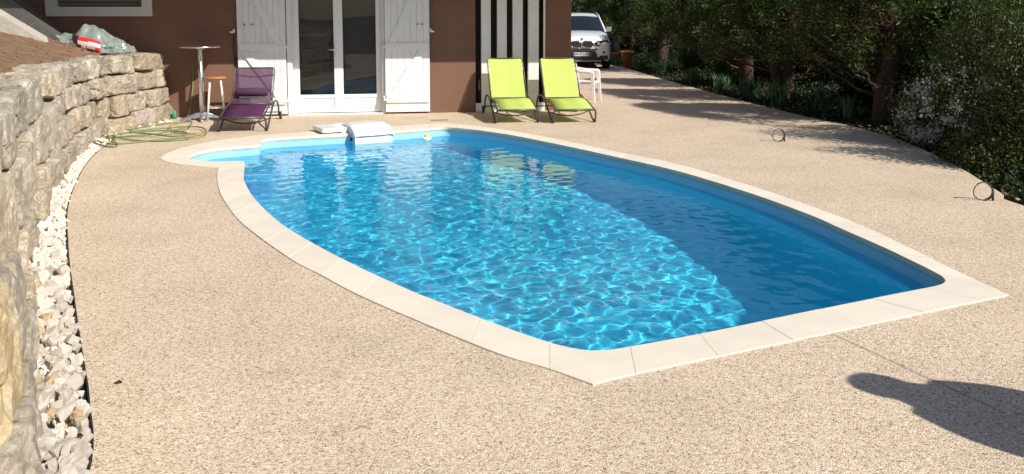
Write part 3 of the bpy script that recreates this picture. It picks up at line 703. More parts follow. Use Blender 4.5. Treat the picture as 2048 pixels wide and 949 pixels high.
for k in range(2200):      # small chippings between
    t_=rr.random()*(N-2); i=int(t_); a=le[i].lerp(le[i+1],t_-i)+Vector((-.015,0,0)); b_=wb[i]; q=a.lerp(b_+(b_-a).normalized()*.08,rr.random()); s_=rr.uniform(.018,.032)
    _,mb=rocks[rr.randrange(14)]
    from mathutils import Euler
    T=Matrix.Translation((q.x,q.y,-.055+rr.uniform(0,.015)))@Euler((rr.uniform(0,6),rr.uniform(0,6),rr.uniform(0,6))).to_matrix().to_4x4()@Matrix.Scale(s_,4); fill.add([T@Vector(v) for v in mb.v],mb.f)
tag(fill.obj('gravel_chippings',M['gravel'],gb),kind='stuff')

# ---------------------------------------------------------------- sun loungers
def lounger(name,label,fab,loc,rz,group,pillow=False,zt_=.93):
    t=thing(name,label,'sun lounger',loc,rz,group); W=.30
    seat=[(-.10,.215),(0,.235),(.2,.275),(.42,.31),(.62,.315),(.84,.295)]
    m=MB()
    P=[p for p in catmull([(0,y,z) for y,z in seat],4)]
    def sheet(P,w,th=.006):
        n=len(P); vs=[]; 
        for p in P: vs+=[(-w,p.y,p.z),(-w*.33,p.y,p.z-.008),(w*.33,p.y,p.z-.008),(w,p.y,p.z)]
        vs2=[(x,y,z-th) for x,y,z in vs]; N=len(vs); fs=[]
        for i in range(n-1):
            for j in range(3): a=i*4+j; fs.append((a,a+1,a+5,a+4)); fs.append((N+a,N+a+4,N+a+5,N+a+1))
            fs.append((i*4,i*4+4,N+i*4+4,N+i*4)); fs.append((i*4+3,N+i*4+3,N+i*4+7,i*4+7))
        fs+= [(0,N,N+1,1),(1,N+1,N+2,2),(2,N+2,N+3,3)]
        return vs+vs2,fs
    vs,fs=sheet(P,W-.018); m.add(vs,fs,0,True); m.obj('seat',M['purple_seat'] if pillow else fab,t)
    y0,z0,y1,z1=.815,.285,1.27,zt_
    m=MB(); Pb=[Vector((0,y0+(y1-y0)*k/5,z0+(z1-z0)*k/5)) for k in range(6)]
    vs=[];n=6
    for p in Pb: vs+=[(-W+.018,p.y,p.z),(-.1,p.y+.012,p.z-.006),(.1,p.y+.012,p.z-.006),(W-.018,p.y,p.z)]
    vs2=[(x,y+.006,z-.004) for x,y,z in vs]; fs=[]
    for i in range(n-1):
        for j in range(3): a=i*4+j; fs.append((a,a+1,a+5,a+4))
    m.add(vs,fs,0,True); m.obj('backrest',fab,t)
    m=MB(); m.tube([(-W,y0,z0),(-W,y1-.02,z1-.03),(-W+.03,y1,z1),(W-.03,y1,z1),(W,y1-.02,z1-.03),(W,y0,z0)],.009,8); 
    f=.80; m.tube(catmull([(-W+.006,y0+(y1-y0)*f+.016,z0+(z1-z0)*f),(0,y0+(y1-y0)*f+.045,z0+(z1-z0)*f-.03),(W-.006,y0+(y1-y0)*f+.016,z0+(z1-z0)*f)],6),.010,8); m.tube([(-W,y0+.02,z0+.02),(W,y0+.02,z0+.02)],.01,8)
    m.obj('back_frame',M['frame'],t)
    for s_ in (-1,1):
        m=MB(); x=s_*(W+.002)
        m.tube([(x,p.y,p.z-.012) for p in P],.013,8); m.obj('side_rail',M['frame'],t)
        m=MB(); xa=s_*(W+.03)
        arch=catmull([(xa,1.36,.07),(xa,1.33,.20),(xa,1.17,.31),(xa,.93,.335),(xa,.70,.285),(xa,.42,.17),(xa,.16,.05),(xa,.06,.018),(xa,0,.02),(xa,-.03,.06),(xa,-.055,.15),(s_*(W+.01),-.075,.215)],5)
        m.tube(arch,.0145,8); lg=m.obj('leg',M['frame'],t)
        m=MB(); m.tube([(xa,.06,.03),(xa,.0,.012),(xa,-.02,.03)],.019,8); m.obj('foot_cap',M['black'],lg)
        m=MB(); xw=s_*(W+.055); m.tube([(xw-.016,1.37,.062),(xw+.016,1.37,.062)],.062,18); m.obj('wheel',M['black'],t)
        m=MB(); m.tube([(s_*W,1.0,.315),(s_*(W+.028),1.05,.33)],.012,8); m.obj('bracket',M['frame'],lg); m=MB(); m.tube([(s_*W,.7,.30),(s_*(W+.028),.72,.288)],.012,8); m.obj('bracket',M['frame'],lg)
    m=MB(); m.tube([(-W-.01,-.085,.208),(W+.01,-.085,.208)],.017,8); m.obj('front_bar',M['frame'],t)
    m=MB(); m.tube([(-W-.03,1.30,.12),(W+.03,1.30,.12)],.010,8); m.obj('stretcher',M['frame'],t); m=MB(); m.tube(catmull([(-W-.03,.35,.14),(-.12,.34,.08),(.12,.34,.08),(W+.03,.35,.14)],5),.009,8); m.obj('stretcher',M['frame'],t); m=MB(); m.tube([(-W+.05,1.06,.58),(-W+.05,1.22,.20),(W-.05,1.22,.20),(W-.05,1.06,.58)],.009,8); m.obj('back_prop',M['frame'],t)
    if pillow:
        f=.30; c=Vector((0,y0+(y1-y0)*f-.055,z0+(z1-z0)*f+.035)); m=MB(); m.tube([c+Vector((-.232,0,0)),c+Vector((-.215,0,0)),c+Vector((0,0,0)),c+Vector((.215,0,0)),c+Vector((.232,0,0))],[.05,.064,.067,.064,.05],16); m.obj('head_roll',M['purpled'],t)
    return t
pa=G(437,264.5); pb=G(534,262.5); c=(pa+pb)/2
lounger('sun_lounger','purple mesh sun lounger with roll cushion standing in front of the left shutter',M['purple'],(c.x,c.y,0),R(8.5),'sun loungers by the pool',True,.83)
pa=G(993,246.5); pb=G(1075,246.5); c=(pa+pb)/2
l1=lounger('sun_lounger','lime green sun lounger in front of the white posts of the recess',M['lime'],(c.x,c.y,0),R(9),'sun loungers by the pool')
pa=G(1108,246); pb=G(1188,246); c=(pa+pb)/2
l2=copy_tree(l1); l2.location=(c.x,c.y,0); l2.rotation_euler=(0,0,R(9)); l2['label']='lime green sun lounger in front of the white plastic armchair at the house corner'

# ---------------------------------------------------------------- bar table, stool, armchair
p=G(405,240.5); bt=thing('bar_table','tall round aluminium bar table standing beside the stool','table',p)
zt=1.7-(93-25)*p.y/FPX
m=MB(); m.lathe([(0,zt-.018),(.30,zt-.018),(.318,zt-.012),(.32,zt),(.312,zt+.004),(0,zt+.004)],40); m.obj('table_top',M['alu'],bt)
m=MB(); m.lathe([(.0,zt-.05),(.09,zt-.035),(.10,zt-.019),(0,zt-.0185)],20); m.obj('top_plate',M['alu'],bt)
m=MB(); m.tube([(0,0,.10),(0,0,zt-.04)],.040,20); m.obj('column',M['alu'],bt)
m=MB()
for a in (18,108,198,288):
    d=Vector((math.cos(R(a)),math.sin(R(a)),0)); s_=Vector((-d.y,d.x,0))
    vs=[];rings=[(.0,.045,.05,.13),(.10,.038,.045,.115),(.22,.030,.022,.065),(.33,.024,.008,.03)]
    for r_,w_,z0,z1 in rings: vs+=[d*r_-s_*w_+Vector((0,0,z0)),d*r_+s_*w_+Vector((0,0,z0)),d*r_+s_*w_*.6+Vector((0,0,z1)),d*r_-s_*w_*.6+Vector((0,0,z1))]
    fs=[(i*4+j,i*4+(j+1)%4,(i+1)*4+(j+1)%4,(i+1)*4+j) for i in range(3) for j in range(4)]+[(12,13,14,15)]
    m.add(vs,fs)
m.obj('base',M['alu'],bt,bevel=.005)
p=G(433,240); st_=thing('bar_stool','round wooden seat bar stool with cream legs between the bar table and the purple lounger','stool',p,R(20))
zs=1.7-(154-25)*p.y/FPX
m=MB(); m.lathe([(0,zs-.03),(.15,zs-.03),(.165,zs-.02),(.168,zs-.006),(.155,zs),(0,zs)],30); m.obj('seat',M['seatwood'],st_)
for k in range(4):
    a=PI/4+k*PI/2; m=MB(); m.tube([(.11*math.cos(a),.11*math.sin(a),zs-.031),(.19*math.cos(a),.19*math.sin(a),0)],.017,10); m.obj('leg',M['cream'],st_)
for k in range(4):
    a=PI/4+k*PI/2; b_=a+PI/2; z=.20+.07*(k%2); r_=.11+.08*(1-z/zs); m=MB(); m.tube([(r_*math.cos(a),r_*math.sin(a),z),(r_*math.cos(b_),r_*math.sin(b_),z)],.011,8); m.obj('rung',M['cream'],st_)
p=G(1169,203); ac_=thing('garden_armchair','white plastic garden armchair standing behind the right lime lounger','chair',p,R(72)); ac_.scale=(.93,.93,.90)
# local: faces -y, back at +y
m=MB(); m.box(-.255,.255,-.25,.23,.385,.43); m.obj('seat',M['plastic'],ac_,bevel=.015,seg=3)
m=MB(); P=[(-.22,.44),(.22,.44),(.25,.74),(.20,.80),(-.20,.80),(-.25,.74)]
m.extr(P,.225,.25); ob=m.obj('backrest',M['plastic'],ac_,bevel=.008)
for s_ in (-1,1):
    m=MB(); m.tube([(s_*.27,.27,.70),(s_*.29,.05,.655),(s_*.29,-.22,.645),(s_*.285,-.25,.62)],[.026,.032,.034,.022],8); m.obj('armrest',M['plastic'],ac_)
    for yy,y2 in ((-.22,-.27),(.2,.30)):
        m=MB(); x0=s_*.285; q=[(x0-.04,yy-.035),(x0+.03,yy-.035),(x0+.03,yy+.045),(x0-.04,yy+.045)]; x1=s_*.30
        top=.64 if yy<0 else .69
        vs=[(a,b_,top) for a,b_ in q]+[(x1-.026,y2-.025,0),(x1+.02,y2-.025,0),(x1+.02,y2+.03,0),(x1-.026,y2+.03,0)]
        m.add(vs,[(0,1,2,3),(4,7,6,5),(0,4,5,1),(1,5,6,2),(2,6,7,3),(3,7,4,0)]); m.obj('leg',M['plastic'],ac_,bevel=.006)

# ---------------------------------------------------------------- hose
hb=G(386,237)
top=D(387,122,hb.y-.06+.25)
riser=[top+Vector((0,.12,.05)),top+Vector((0,.02,.06)),top+Vector((0,-.02,0)),D(386,160,hb.y+.12),D(384,190,hb.y+.08),D(379,222,hb.y),G(374,236,.02),G(364,244,.012)]
hz=lambda x,y,z=.014: G(x,y,z)
loop=[hz(340,246),hz(300,252),hz(240,262),hz(205,259),hz(196,249,.18),hz(186,260,.16),hz(180,268,.05),hz(195,282),hz(230,288),hz(300,282),hz(360,276),hz(405,272),hz(412,262,.03),hz(395,254,.04),hz(340,256,.04),hz(270,262,.03),hz(200,275,.02),hz(182,270,.1),hz(180,250,.15),hz(200,247,.2),hz(215,270,.05),hz(235,290,.02),hz(215,293),hz(190,285),hz(210,276),hz(280,272,.03),hz(340,263,.05),hz(378,252,.06),hz(382,244,.08),hz(360,246,.06),hz(340,253,.05),hz(352,265,.02),hz(390,268,.03),hz(408,264,.05),hz(395,276),hz(330,282),hz(260,280,.02),hz(230,271,.04),hz(290,263,.05),hz(350,262,.06),hz(375,268,.05),hz(345,273,.04),hz(300,268,.05),hz(260,265,.06)]
full=catmull(riser+loop,8)
hs_=thing('garden_hose','green and brown garden hose tangled in loops below the wall tap','hose',(full[70].x,full[70].y,0))
cut=int(8*4); m=MB(); k1=len(riser)*8-14
m.tube(full[:k1-10],.0105,8); m.obj('riser_hose',M['hose'],hs_,True)
seg=[(k1-10,k1+8,'hosebrown'),(k1+8,k1+150,'hose'),(k1+150,k1+178,'hosebrown'),(k1+178,k1+250,'hose'),(k1+250,k1+290,'hosebrown'),(k1+290,len(full),'hose')]
for a,b_,mt in seg:
    if b_-a>2: m=MB(); m.tube(full[a-1:b_],.011,8); m.obj('coiled_hose',M[mt],hs_,True)
m=MB(); m.tube([top+Vector((0,.2,.05)),top+Vector((0,.06,.05))],.014,8); m.tube([top+Vector((0,.07,.08)),top+Vector((0,.07,.03))],.02,8); m.obj('tap',M['red'],hs_,True)
p=G(349,238); m=MB(); m.lathe([(0,0),(.035,0),(.037,.08),(.02,.11),(.018,.14),(0,.14)],14); o=m.obj('bottle',M['green']); o.location=p; tag(o,'small green plastic bottle at the end of the stone wall by the house','bottle')

# ---------------------------------------------------------------- pool filter unit hanging over the edge
fa=G(681,258,.03); fb=G(766,256,.03); fx=(fb-fa).normalized(); fang=math.atan2(fx.y,fx.x); wdt=(fb-fa).length
base=G(688,266,.03)
fu=thing('pool_filter_unit','white hang-on pool filter unit hooked over the far coping','pool filter',(G(728,262,.03).x,G(728,262,ZC).y,0),fang+R(20))
hw=wdt/2-.01
# local: x along edge, -y over the water
prof=[(.30,.03),(.30,.07),(.20,.10),(.02,.112),(-.14,.10),(-.27,.058),(-.345,.002),(-.357,-.012)]
pf=catmull([(0,a,b_) for a,b_ in prof],5)
m=MB(); nP=len(pf); xsn=[-hw,-hw+.03,-hw*.5,0,hw*.5,hw-.03,hw]; zc=[-.03,-.004,.008,.012,.008,-.004,-.03]
m.add([(x,p.y,p.z+dz) for p in pf for x,dz in zip(xsn,zc)],[(i*7+j,i*7+j+1,(i+1)*7+j+1,(i+1)*7+j) for i in range(nP-1) for j in range(6)],sm=True)
lid=m.obj('lid',M['filter'],fu); so_=lid.modifiers.new('s','SOLIDIFY'); so_.thickness=.012; so_.offset=-1
m=MB(); m.tube([(-hw+.055,-.358,-.008),(hw*.62,-.358,-.008)],.007,8); m.obj('lid_lip',M['filter'],lid)
for xx in (-hw*.62,hw*.55):
    m=MB(); m.tube([(xx,p.y,p.z+.009) for p in pf[4:-3]],.007,6); m.obj('lid_rib',M['filter'],lid)
m=MB(); P=[(-hw+.012,-.335),(hw-.012,-.335),(hw-.012,-.03),(-hw+.012,-.03)]; 
n4=[(-hw+.04,-.30),(hw-.04,-.30),(hw-.02,-.03),(-hw+.02,-.03)]
m.add([(x,y,-.012) for x,y in P]+[(x,y,-.62) for x,y in n4],[(0,1,5,4),(1,2,6,5),(2,3,7,6),(3,0,4,7),(4,5,6,7)]); 
sp=[(-hw+.012,.0)]
for s_ in (-1,1):
    x=s_*(hw-.012); L=[(x,p.y,p.z-.012) for p in pf if p.y<.0]; k=len(L); m.add(L+[(x,p[1],-.012) for p in L],[(i,i+1,k+i+1,k+i) for i in range(k-1)])
body=m.obj('body',M['filter'],fu); so_=body.modifiers.new('s','SOLIDIFY'); so_.thickness=.01; so_.offset=1; body.cycles.is_caustics_receiver=True
m=MB(); m.tube([(-hw-.004,-.20,-.07),(-hw+.02,-.20,-.07)],.026,14); m.obj('port',M['ink'],body)
m=MB(); m.box(-hw-.36,-hw+.10,-.06,.42,.026,.084); m.obj('deck_plate',M['filter'],fu,bevel=.01,seg=3)
m=MB(); m.box(-hw-.09,-hw-.001,-.075,-.02,-.05,.083); m.obj('hook',M['filter'],fu,bevel=.01,seg=3)
m=MB(); m.box(hw-.02,hw+.07,-.05,.30,.026,.075); m.obj('side_plate',M['filter'],fu,bevel=.02,seg=3)
# float in the water and slot cover on the terrace
p=G(853,277,WL); fl=thing('floating_dispenser','small yellow and white floating dispenser drifting near the back wall of the pool','float',(p.x,p.y,WL))
m=MB(); m.lathe([(0,-.04),(.05,-.03),(.075,-.005),(.075,.008),(.04,.02),(0,.022)],20); m.obj('ring',M['filter'],fl)
m=MB(); m.lathe([(.038,.018),(.036,.045),(.022,.06),(0,.062)],16); m.obj('cap',M['yellow'],fl)
p=G(879,241); m=MB(); m.box(-.14,.14,-.016,.016,0,.006); o=m.obj('drain_slot',M['ink']); o.location=(p.x,p.y,0); o.rotation_euler=(0,0,ang); tag(o,'dark narrow drain slot in the paving before the brown wall pier','drain')

# ---------------------------------------------------------------- cable coils standing out of the terrace
def cable(px,py,r,rz,label,lean):
    p=G(px,py); t=thing('cable_coil',label,'cable',p,rz,'cable coils standing on the terrace')
    for k in range(3):
        a0=-90+8*k; rr_=r*(1-.03*k); P=[(rr_*math.cos(R(a)),.012*k+.01*math.sin(R(a*2)),r+rr_*math.sin(R(a))+.004) for a in range(a0,a0+(355 if k==0 else 215),9)]
        m=MB(); m.tube(P,.0045,6,mi=0); m.obj('cable_loop',M['black'] if k!=1 else M['grey'],t)
    P=[(r*1.05,.02,r*.1),(r*1.12,.02,r*.6),(r*1.0,.02,r*1.2),(r*.6,.02,r*1.75)]; m=MB(); m.tube(catmull(P,5),.008,8); m.obj('conduit',M['grey'],t)
    m=MB(); m.tube([(r*1.05,.02,0),(r*1.06,.02,r*.5)],.011,8); m.obj('conduit_end',M['black'],t)
    return t
cable(1557,284,.085,R(5),'coiled dark cable standing on the open terrace near the conifer shadows',0)
t=cable(1966,402,.083,R(-12),'coiled dark cable at the terrace edge below the white blossom shrub',0)
p=G(235,768); m=MB(); m.add([(-.02,0,.002),(0,-.012,.010),(.022,0,.004),(0,.014,.012),(.01,.02,.006)],[(0,1,3),(1,2,3),(3,2,4)]); o=m.obj('dead_leaf',M['soil']); o.location=p; tag(o,'small dry brown leaf lying alone on the terrace left of the pool','leaf')

# ---------------------------------------------------------------- plastic sack on the wall
pc=D(186,100,12.55)
bagt=thing('plastic_sack','crumpled translucent green plastic sack lying on top of the stone wall','sack',(pc.x,pc.y-.05,1.09))
def bagz(u,v):
    a=max(0,1-((u+.1)/.30)**2)*.36 if abs(u+.1)<.30 else 0
    prof=[(-.64,.06),(-.62,.13),(-.40,.25),(-.22,.25),(-.05,.43),(.08,.41),(.2,.34),(.32,.22),(.46,.17),(.57,.08),(.64,.0)]
    for (a0,z0),(a1,z1) in zip(prof,prof[1:]):
        if a0<=u<=a1: h=z0+(z1-z0)*(u-a0)/(a1-a0); break
    else: h=0
    return h*max(0,1-(abs(v)/.26)**2.2)
m=MB(); nu,nv=72,38; vs=[]
for j in range(nv+1):
    for i in range(nu+1):
        u=-.64+1.28*i/nu; v=-.26+.52*j/nv; z=bagz(u,v)
        q=Vector((u*7,v*9,3)); cr=(abs(noise.noise(q*.7))-.2)*.09*(1-.4*(z>.3))+(abs(noise.noise(q*1.9))-.2)*.05*(1.6 if z<.2 else .35)+(noise.noise(q*4))*.006
        vs.append((u+noise.noise(q+Vector((9,0,0)))*.02,v-(.05 if z>.1 else 0)*(1-j/nv)+noise.noise(q+Vector((0,9,0)))*.03,max(.003,z+cr*(1 if z>.02 else .2))+max(0,-u-.1)*.16))
m.add(vs,[(j*(nu+1)+i,j*(nu+1)+i+1,(j+1)*(nu+1)+i+1,(j+1)*(nu+1)+i) for j in range(nv) for i in range(nu) if max(vs[j*(nu+1)+i][2],vs[(j+1)*(nu+1)+i+1][2],vs[(j+1)*(nu+1)+i][2])>.02],sm=True)
m.obj('plastic_film',BAG,bagt)
ms_=thing('mortar_bag','red and white printed bag of building powder wrapped in the green plastic sack','bag',(pc.x+.06,pc.y-.30,1.08),R(-4))
m=MB(); vs=[]
for j in range(13):
    for i in range(17):
        u=i/16*2-1; v=j/12*2-1; th=(1-abs(u)**3)*(1-abs(v)**3); vs.append((u*.215,-th*.055,.16+v*.085+(-.03*u-.03*u*abs(u))))
for j in range(13):
    for i in range(17):
        u=i/16*2-1; v=j/12*2-1; th=(1-abs(u)**3)*(1-abs(v)**3); vs.append((u*.215,th*.06,.16+v*.085+(-.03*u-.03*u*abs(u))))
fs=[]; mi=[]
for j in range(12):
    for i in range(16):
        u=i/16*2-1; v=j/12*2-1
        k=2 if u<-.58 else (1 if (v>.30+.2*u or v<-.38+.1*u) else 0)
        a=j*17+i; m.add([vs[a],vs[a+1],vs[a+18],vs[a+17]],[(0,1,2,3)],k,True); a+=221; m.add([vs[a],vs[a+17],vs[a+18],vs[a+1]],[(0,1,2,3)],0,True)
m.obj('bag_body',[M['paper'],M['red'],M['ink']],ms_)
def text(s,size,mt,name,parent,loc,rot,ext=.0006,bold=0):
    cu=bpy.data.curves.new(name,'FONT'); cu.body=s; cu.size=size; cu.align_x='CENTER'; cu.align_y='CENTER'; cu.extrude=ext; cu.offset=bold
    tmp=bpy.data.objects.new('tmp',cu); C.objects.link(tmp); dg=bpy.context.evaluated_depsgraph_get(); dg.update()
    me=bpy.data.meshes.new_from_object(tmp.evaluated_get(dg)); bpy.data.objects.remove(tmp); me.materials.clear(); me.materials.append(mt)
    o=bpy.data.objects.new(name,me); C.objects.link(o); o.parent=parent; o.location=loc; o.rotation_euler=rot; return o
text('NOVAR',.062,M['paper'],'lettering',ms_,(.06,-.0545,.103),(R(90),R(8),0),bold=.001)
p=D(206,108,12.25); m=MB(); m.tube([(-.09,0,0),(-.03,0,0)],.013,10,0); m.tube([(-.03,0,0),(.06,0,0),(.085,0,0)],[.014,.014,.003],10,1); o=m.obj('marker_pen',[M['red'],M['black']]); o.location=(p.x,p.y,p.z+.0); o.rotation_euler=(0,0,R(-5)); tag(o,'red and black marker pen lying on the top wall stone before the sack','pen')

# ---------------------------------------------------------------- car
cp=G(1161,136.5); car=thing('parked_car','white sport utility car parked nose out beyond the house corner','car',(cp.x,cp.y,0),R(-2))
# local: nose toward -y, y=0 at the front axle ground line
def loft(secs,name,mt,parent,bevel=0,smooth=True,closed=False):
    m=MB(); n=len(secs[0]); vs=[p for s_ in secs for p in s_]
    fs=[(i*n+j,i*n+j+1,(i+1)*n+j+1,(i+1)*n+j) for i in range(len(secs)-1) for j in range(n-1)]
    m.add(vs,fs,0,smooth); m.add(secs[0],[tuple(range(n))]); m.add(secs[-1],[tuple(range(n))[::-1]]); return m.obj(name,mt,parent)
def sec(y,zb_,zt_,w_,crown=.03,tuck=.05):
    # half section mirrored: sill, door bulge, shoulder, top
    P=[(w_-tuck,zb_),(w_-.01,zb_+.10*(zt_-zb_)),(w_,zb_+.45*(zt_-zb_)),(w_-.015,zb_+.75*(zt_-zb_)),(w_-.07,zb_+.93*(zt_-zb_)),(w_*.72,zt_+crown*.3),(w_*.35,zt_+crown*.8),(0,zt_+crown)]
    return [(x,y,z) for x,z in P]+[(-x,y,z) for x,z in P[-2::-1]]
secs=[sec(-.66,.36,.70,.58,.01),sec(-.64,.28,.80,.72,.02),sec(-.56,.25,.90,.82,.03),sec(-.40,.25,.97,.87,.03),sec(0,.27,1.03,.885,.04),sec(.45,.27,1.10,.89,.03),sec(.85,.27,1.12,.89,.02),sec(2.0,.27,1.10,.89,0),sec(3.2,.28,1.10,.88,0),sec(3.75,.35,1.05,.80,0)]
loft(secs,'body',M['car'],car)
cab=[]
def csec(y,z0,z1,wb_,wt): 
    P=[(wb_,z0),((wb_+wt)/2+.02,(z0+z1)/2),(wt,z1-.05),(wt-.10,z1),(wt*.4,z1+.02),(0,z1+.025)]
    return [(x,y,z) for x,z in P]+[(-x,y,z) for x,z in P[-2::-1]]
loft([csec(.62,1.08,1.10,.78,.74),csec(1.35,1.08,1.55,.82,.62),csec(1.6,1.08,1.615,.82,.61),csec(2.4,1.08,1.64,.82,.62),csec(3.2,1.08,1.58,.80,.60),csec(3.65,1.05,1.15,.76,.62)],'cabin_glass',M['cardark'],car)
loft([csec(1.40,1.545,1.60,.63,.60),csec(1.6,1.59,1.64,.62,.60),csec(2.4,1.6,1.665,.63,.61),csec(3.25,1.52,1.60,.62,.59)],'roof',M['car'],car)
for s_ in (-1,1):
    m=MB(); m.tube([(s_*.80,.62,1.11),(s_*.70,1.05,1.38),(s_*.635,1.38,1.57),(s_*.62,1.6,1.63)],[.035,.03,.03,.03],8); m.obj('windscreen_pillar',M['car'],car)
    m=MB(); m.tube([(s_*.58,1.55,1.66),(s_*.585,1.75,1.70),(s_*.585,2.9,1.69),(s_*.58,3.1,1.63)],.018,8); m.obj('roof_rail',M['chrome'],car)
    m=MB(); mp=[(s_*.76,.72,1.10),(s_*.84,.70,1.13)]; m.tube(mp,.025,8); vs,fs=rock(.17,.12,.15,6,5,cuts=0,rough=0); m.add([Vector(v)*1+Vector((s_*.90,.70,1.17)) for v in vs],fs,0,True); m.obj('wing_mirror',M['grey'],car)
    # headlamp
    m=MB(); P=[(s_*.36,.76),(s_*.44,.835),(s_*.76,.885),(s_*.82,.80),(s_*.72,.70),(s_*.45,.70)]; P=P if s_>0 else P[::-1]
    m.add([(x,-.70+max(0,(abs(x)-.40))**1.5*.58,z) for x,z in P]+[(x,-.52+max(0,(abs(x)-.40))**1.5*.58,z) for x,z in P],[tuple(range(6)),(0,6,7,1),(1,7,8,2),(2,8,9,3),(3,9,10,4),(4,10,11,5),(5,11,6,0)]); hl=m.obj('headlight',M['cardark'],car,bevel=.01)
    for xx in (.50,.66):
        m=MB(); yq=-.712+max(0,(xx-.40))**1.5*.58; m.tube([(s_*xx,yq,.775),(s_*xx,yq+.03,.775)],.045,14); m.obj('lamp_lens',M['chrome'],hl)
    m=MB(); m.tube([(s_*.66,-.655,.515),(s_*.66,-.54,.515)],.058,16); m.obj('fog_lamp',M['chrome'],car); m=MB(); m.tube([(s_*.66,-.66,.515),(s_*.66,-.655,.515)],.045,16); m.obj('fog_lamp_glass',M['cardark'],car)
    m=MB(); m.box(s_*.52 if s_>0 else -.78,s_*.78 if s_>0 else -.52,-.67,-.5,.30,.42); m.obj('corner_intake',M['black'],car,bevel=.02)
    # kidney
    m=MB(); P=[(.04,.66),(.02,.72),(.03,.82),(.09,.85),(.28,.84),(.345,.79),(.33,.71),(.27,.655)]; P=[(s_*x,z) for x,z in P]; P=P if s_<0 else P[::-1]
    m.extr(P,-.695,-.60); kd=m.obj('grille',M['black'],car,bevel=.008)
    m=MB(); m.tube([(x,-.697,z) for x,z in P],.011,6,closed=True); m.obj('grille_surround',M['chrome'],kd)
    for k in range(7):
        xx=s_*(.06+k*.04); m=MB(); m.box(xx-.006,xx+.006,-.702,-.694,.67,.835); m.obj('grille_bar',M['frame'],kd)
    m=MB()
m=MB(); m.box(-.46,.46,-.70,-.6,.572,.615); m.obj('bumper_slot',M['black'],car,bevel=.01)
m=MB(); m.extr([(-.50,.30),(.50,.30),(.42,.52),(.36,.55),(-.36,.55),(-.42,.52)],-.69,-.58); m.obj('lower_intake',M['black'],car,bevel=.01)
m=MB(); m.extr([(-.56,.235),(.56,.235),(.60,.285),(-.60,.285)],-.70,-.45); m.obj('skid_plate',M['grey'],car,bevel=.01)
m=MB(); m.box(-.26,.26,-.712,-.7025,.40,.51); pl=m.obj('number_plate',M['paper'],car,bevel=.003)
m=MB(); m.box(-.255,-.215,-.7155,-.7125,.405,.505); m.box(.215,.255,-.7155,-.7125,.405,.505); m.obj('plate_band',M['blueink'],pl)
text('DS-372-PN',.092,M['ink'],'lettering',pl,(0,-.714,.455),(R(90),0,0),bold=.0015)
m=MB(); m.tube([(0,-.667,.895),(0,-.655,.907)],.040,20,0); em=m.obj('emblem',M['ink'],car)
for k in range(4):
    m=MB(); a0=k*90; P=[(0,0)]+[(.028*math.cos(R(a0+i*18)),.028*math.sin(R(a0+i*18))) for i in range(6)]
    m.add([(x,-.671+z*.35,.897+z*.9) for x,z in P],[tuple(range(7))]); m.obj('emblem_quarter',M['blueink'] if k%2 else M['paper'],em)
for s_ in (-1,1):
    for yy in (.05,2.85):
        m=MB(); m.tube([(s_*.66,yy,.35),(s_*.68,yy,.35),(s_*.87,yy,.35),(s_*.89,yy,.35)],[.32,.35,.35,.32],28); wh=m.obj('wheel',M['tyre'],car)
        m=MB(); m.tube([(s_*.885,yy,.35),(s_*.895,yy,.35)],.23,24); m.obj('rim',M['chrome'],wh)
m=MB(); m.box(-.6,.6,-.45,3.6,.22,.6); m.obj('underbody',M['black'],car)

# ---------------------------------------------------------------- pots
def pot(px,py,r,h,label):
    p=G(px,py); t=thing('flower_pot',label,'flower pot',p,0,'terracotta pots at the end of the drive')
    m=MB(); m.lathe([(0,0),(r*.62,0),(r*.95,h*.85),(r*1.1,h*.85),(r*1.12,h),(r*.98,h),(r*.9,h*.82),(0,h*.82)],22); m.obj('pot',M['terra'],t)
    m=MB(); m.lathe([(0,h*.9),(r*.92,h*.88)],16); m.obj('soil',M['soil'],t); return t
pot(1234,127,.14,.37,'small sunlit terracotta pot beyond the car'); pot(1254,134.5,.18,.50,'large terracotta pot standing in shade beside the smaller pot')

# ---------------------------------------------------------------- plants
def leaves(name,P,L,W,mt,dirs=None,flat=.0,parent=None,rng=RNG,bend=True,loc=None):
    n=len(P)
    if dirs is None: dirs=rng.normal(size=(n,3))
    dirs=dirs/np.linalg.norm(dirs,axis=1,keepdims=True)
    up=rng.normal(size=(n,3)); side=np.cross(dirs,up); side/=np.linalg.norm(side,axis=1,keepdims=True)+1e-9
    Ls=(L*rng.uniform(.6,1.3,n))[:,None]; Ws=(W*rng.uniform(.6,1.3,n))[:,None]
    nr=np.cross(dirs,side)
    V=np.stack([P,P+dirs*Ls*.5+side*Ws*.5+nr*Ws*.12,P+dirs*Ls,P+dirs*Ls*.5-side*Ws*.5+nr*Ws*.12],1).reshape(-1,3)
    F=np.arange(4*n).reshape(n,4); me=np_mesh(name,V,F,False)
    me.materials.append(mt); o=bpy.data.objects.new(name,me); C.objects.link(o)
    if parent: o.parent=parent
    return o
def clumps(n_cl,per,fn,spread,rng,outward=None):
    C0=np.array([fn(rng) for _ in range(n_cl)]); P=np.repeat(C0,per,0)+rng.normal(size=(n_cl*per,3))*spread
    return C0,P
def branch(m,a,b,r0,r1,k=6,wob=.08,sag=0,rr=random):
    P=[]; a=Vector(a); b=Vector(b)
    for i in range(k+1):
        t_=i/k; p=a.lerp(b,t_); p.z+=sag*math.sin(PI*t_); 
        if 0<i<k: p+=Vector((rr.uniform(-wob,wob),rr.uniform(-wob,wob),rr.uniform(-wob,wob)))
        P.append(p)
    m.tube(P,[r0+(r1-r0)*i/k for i in range(k+1)],6); return P
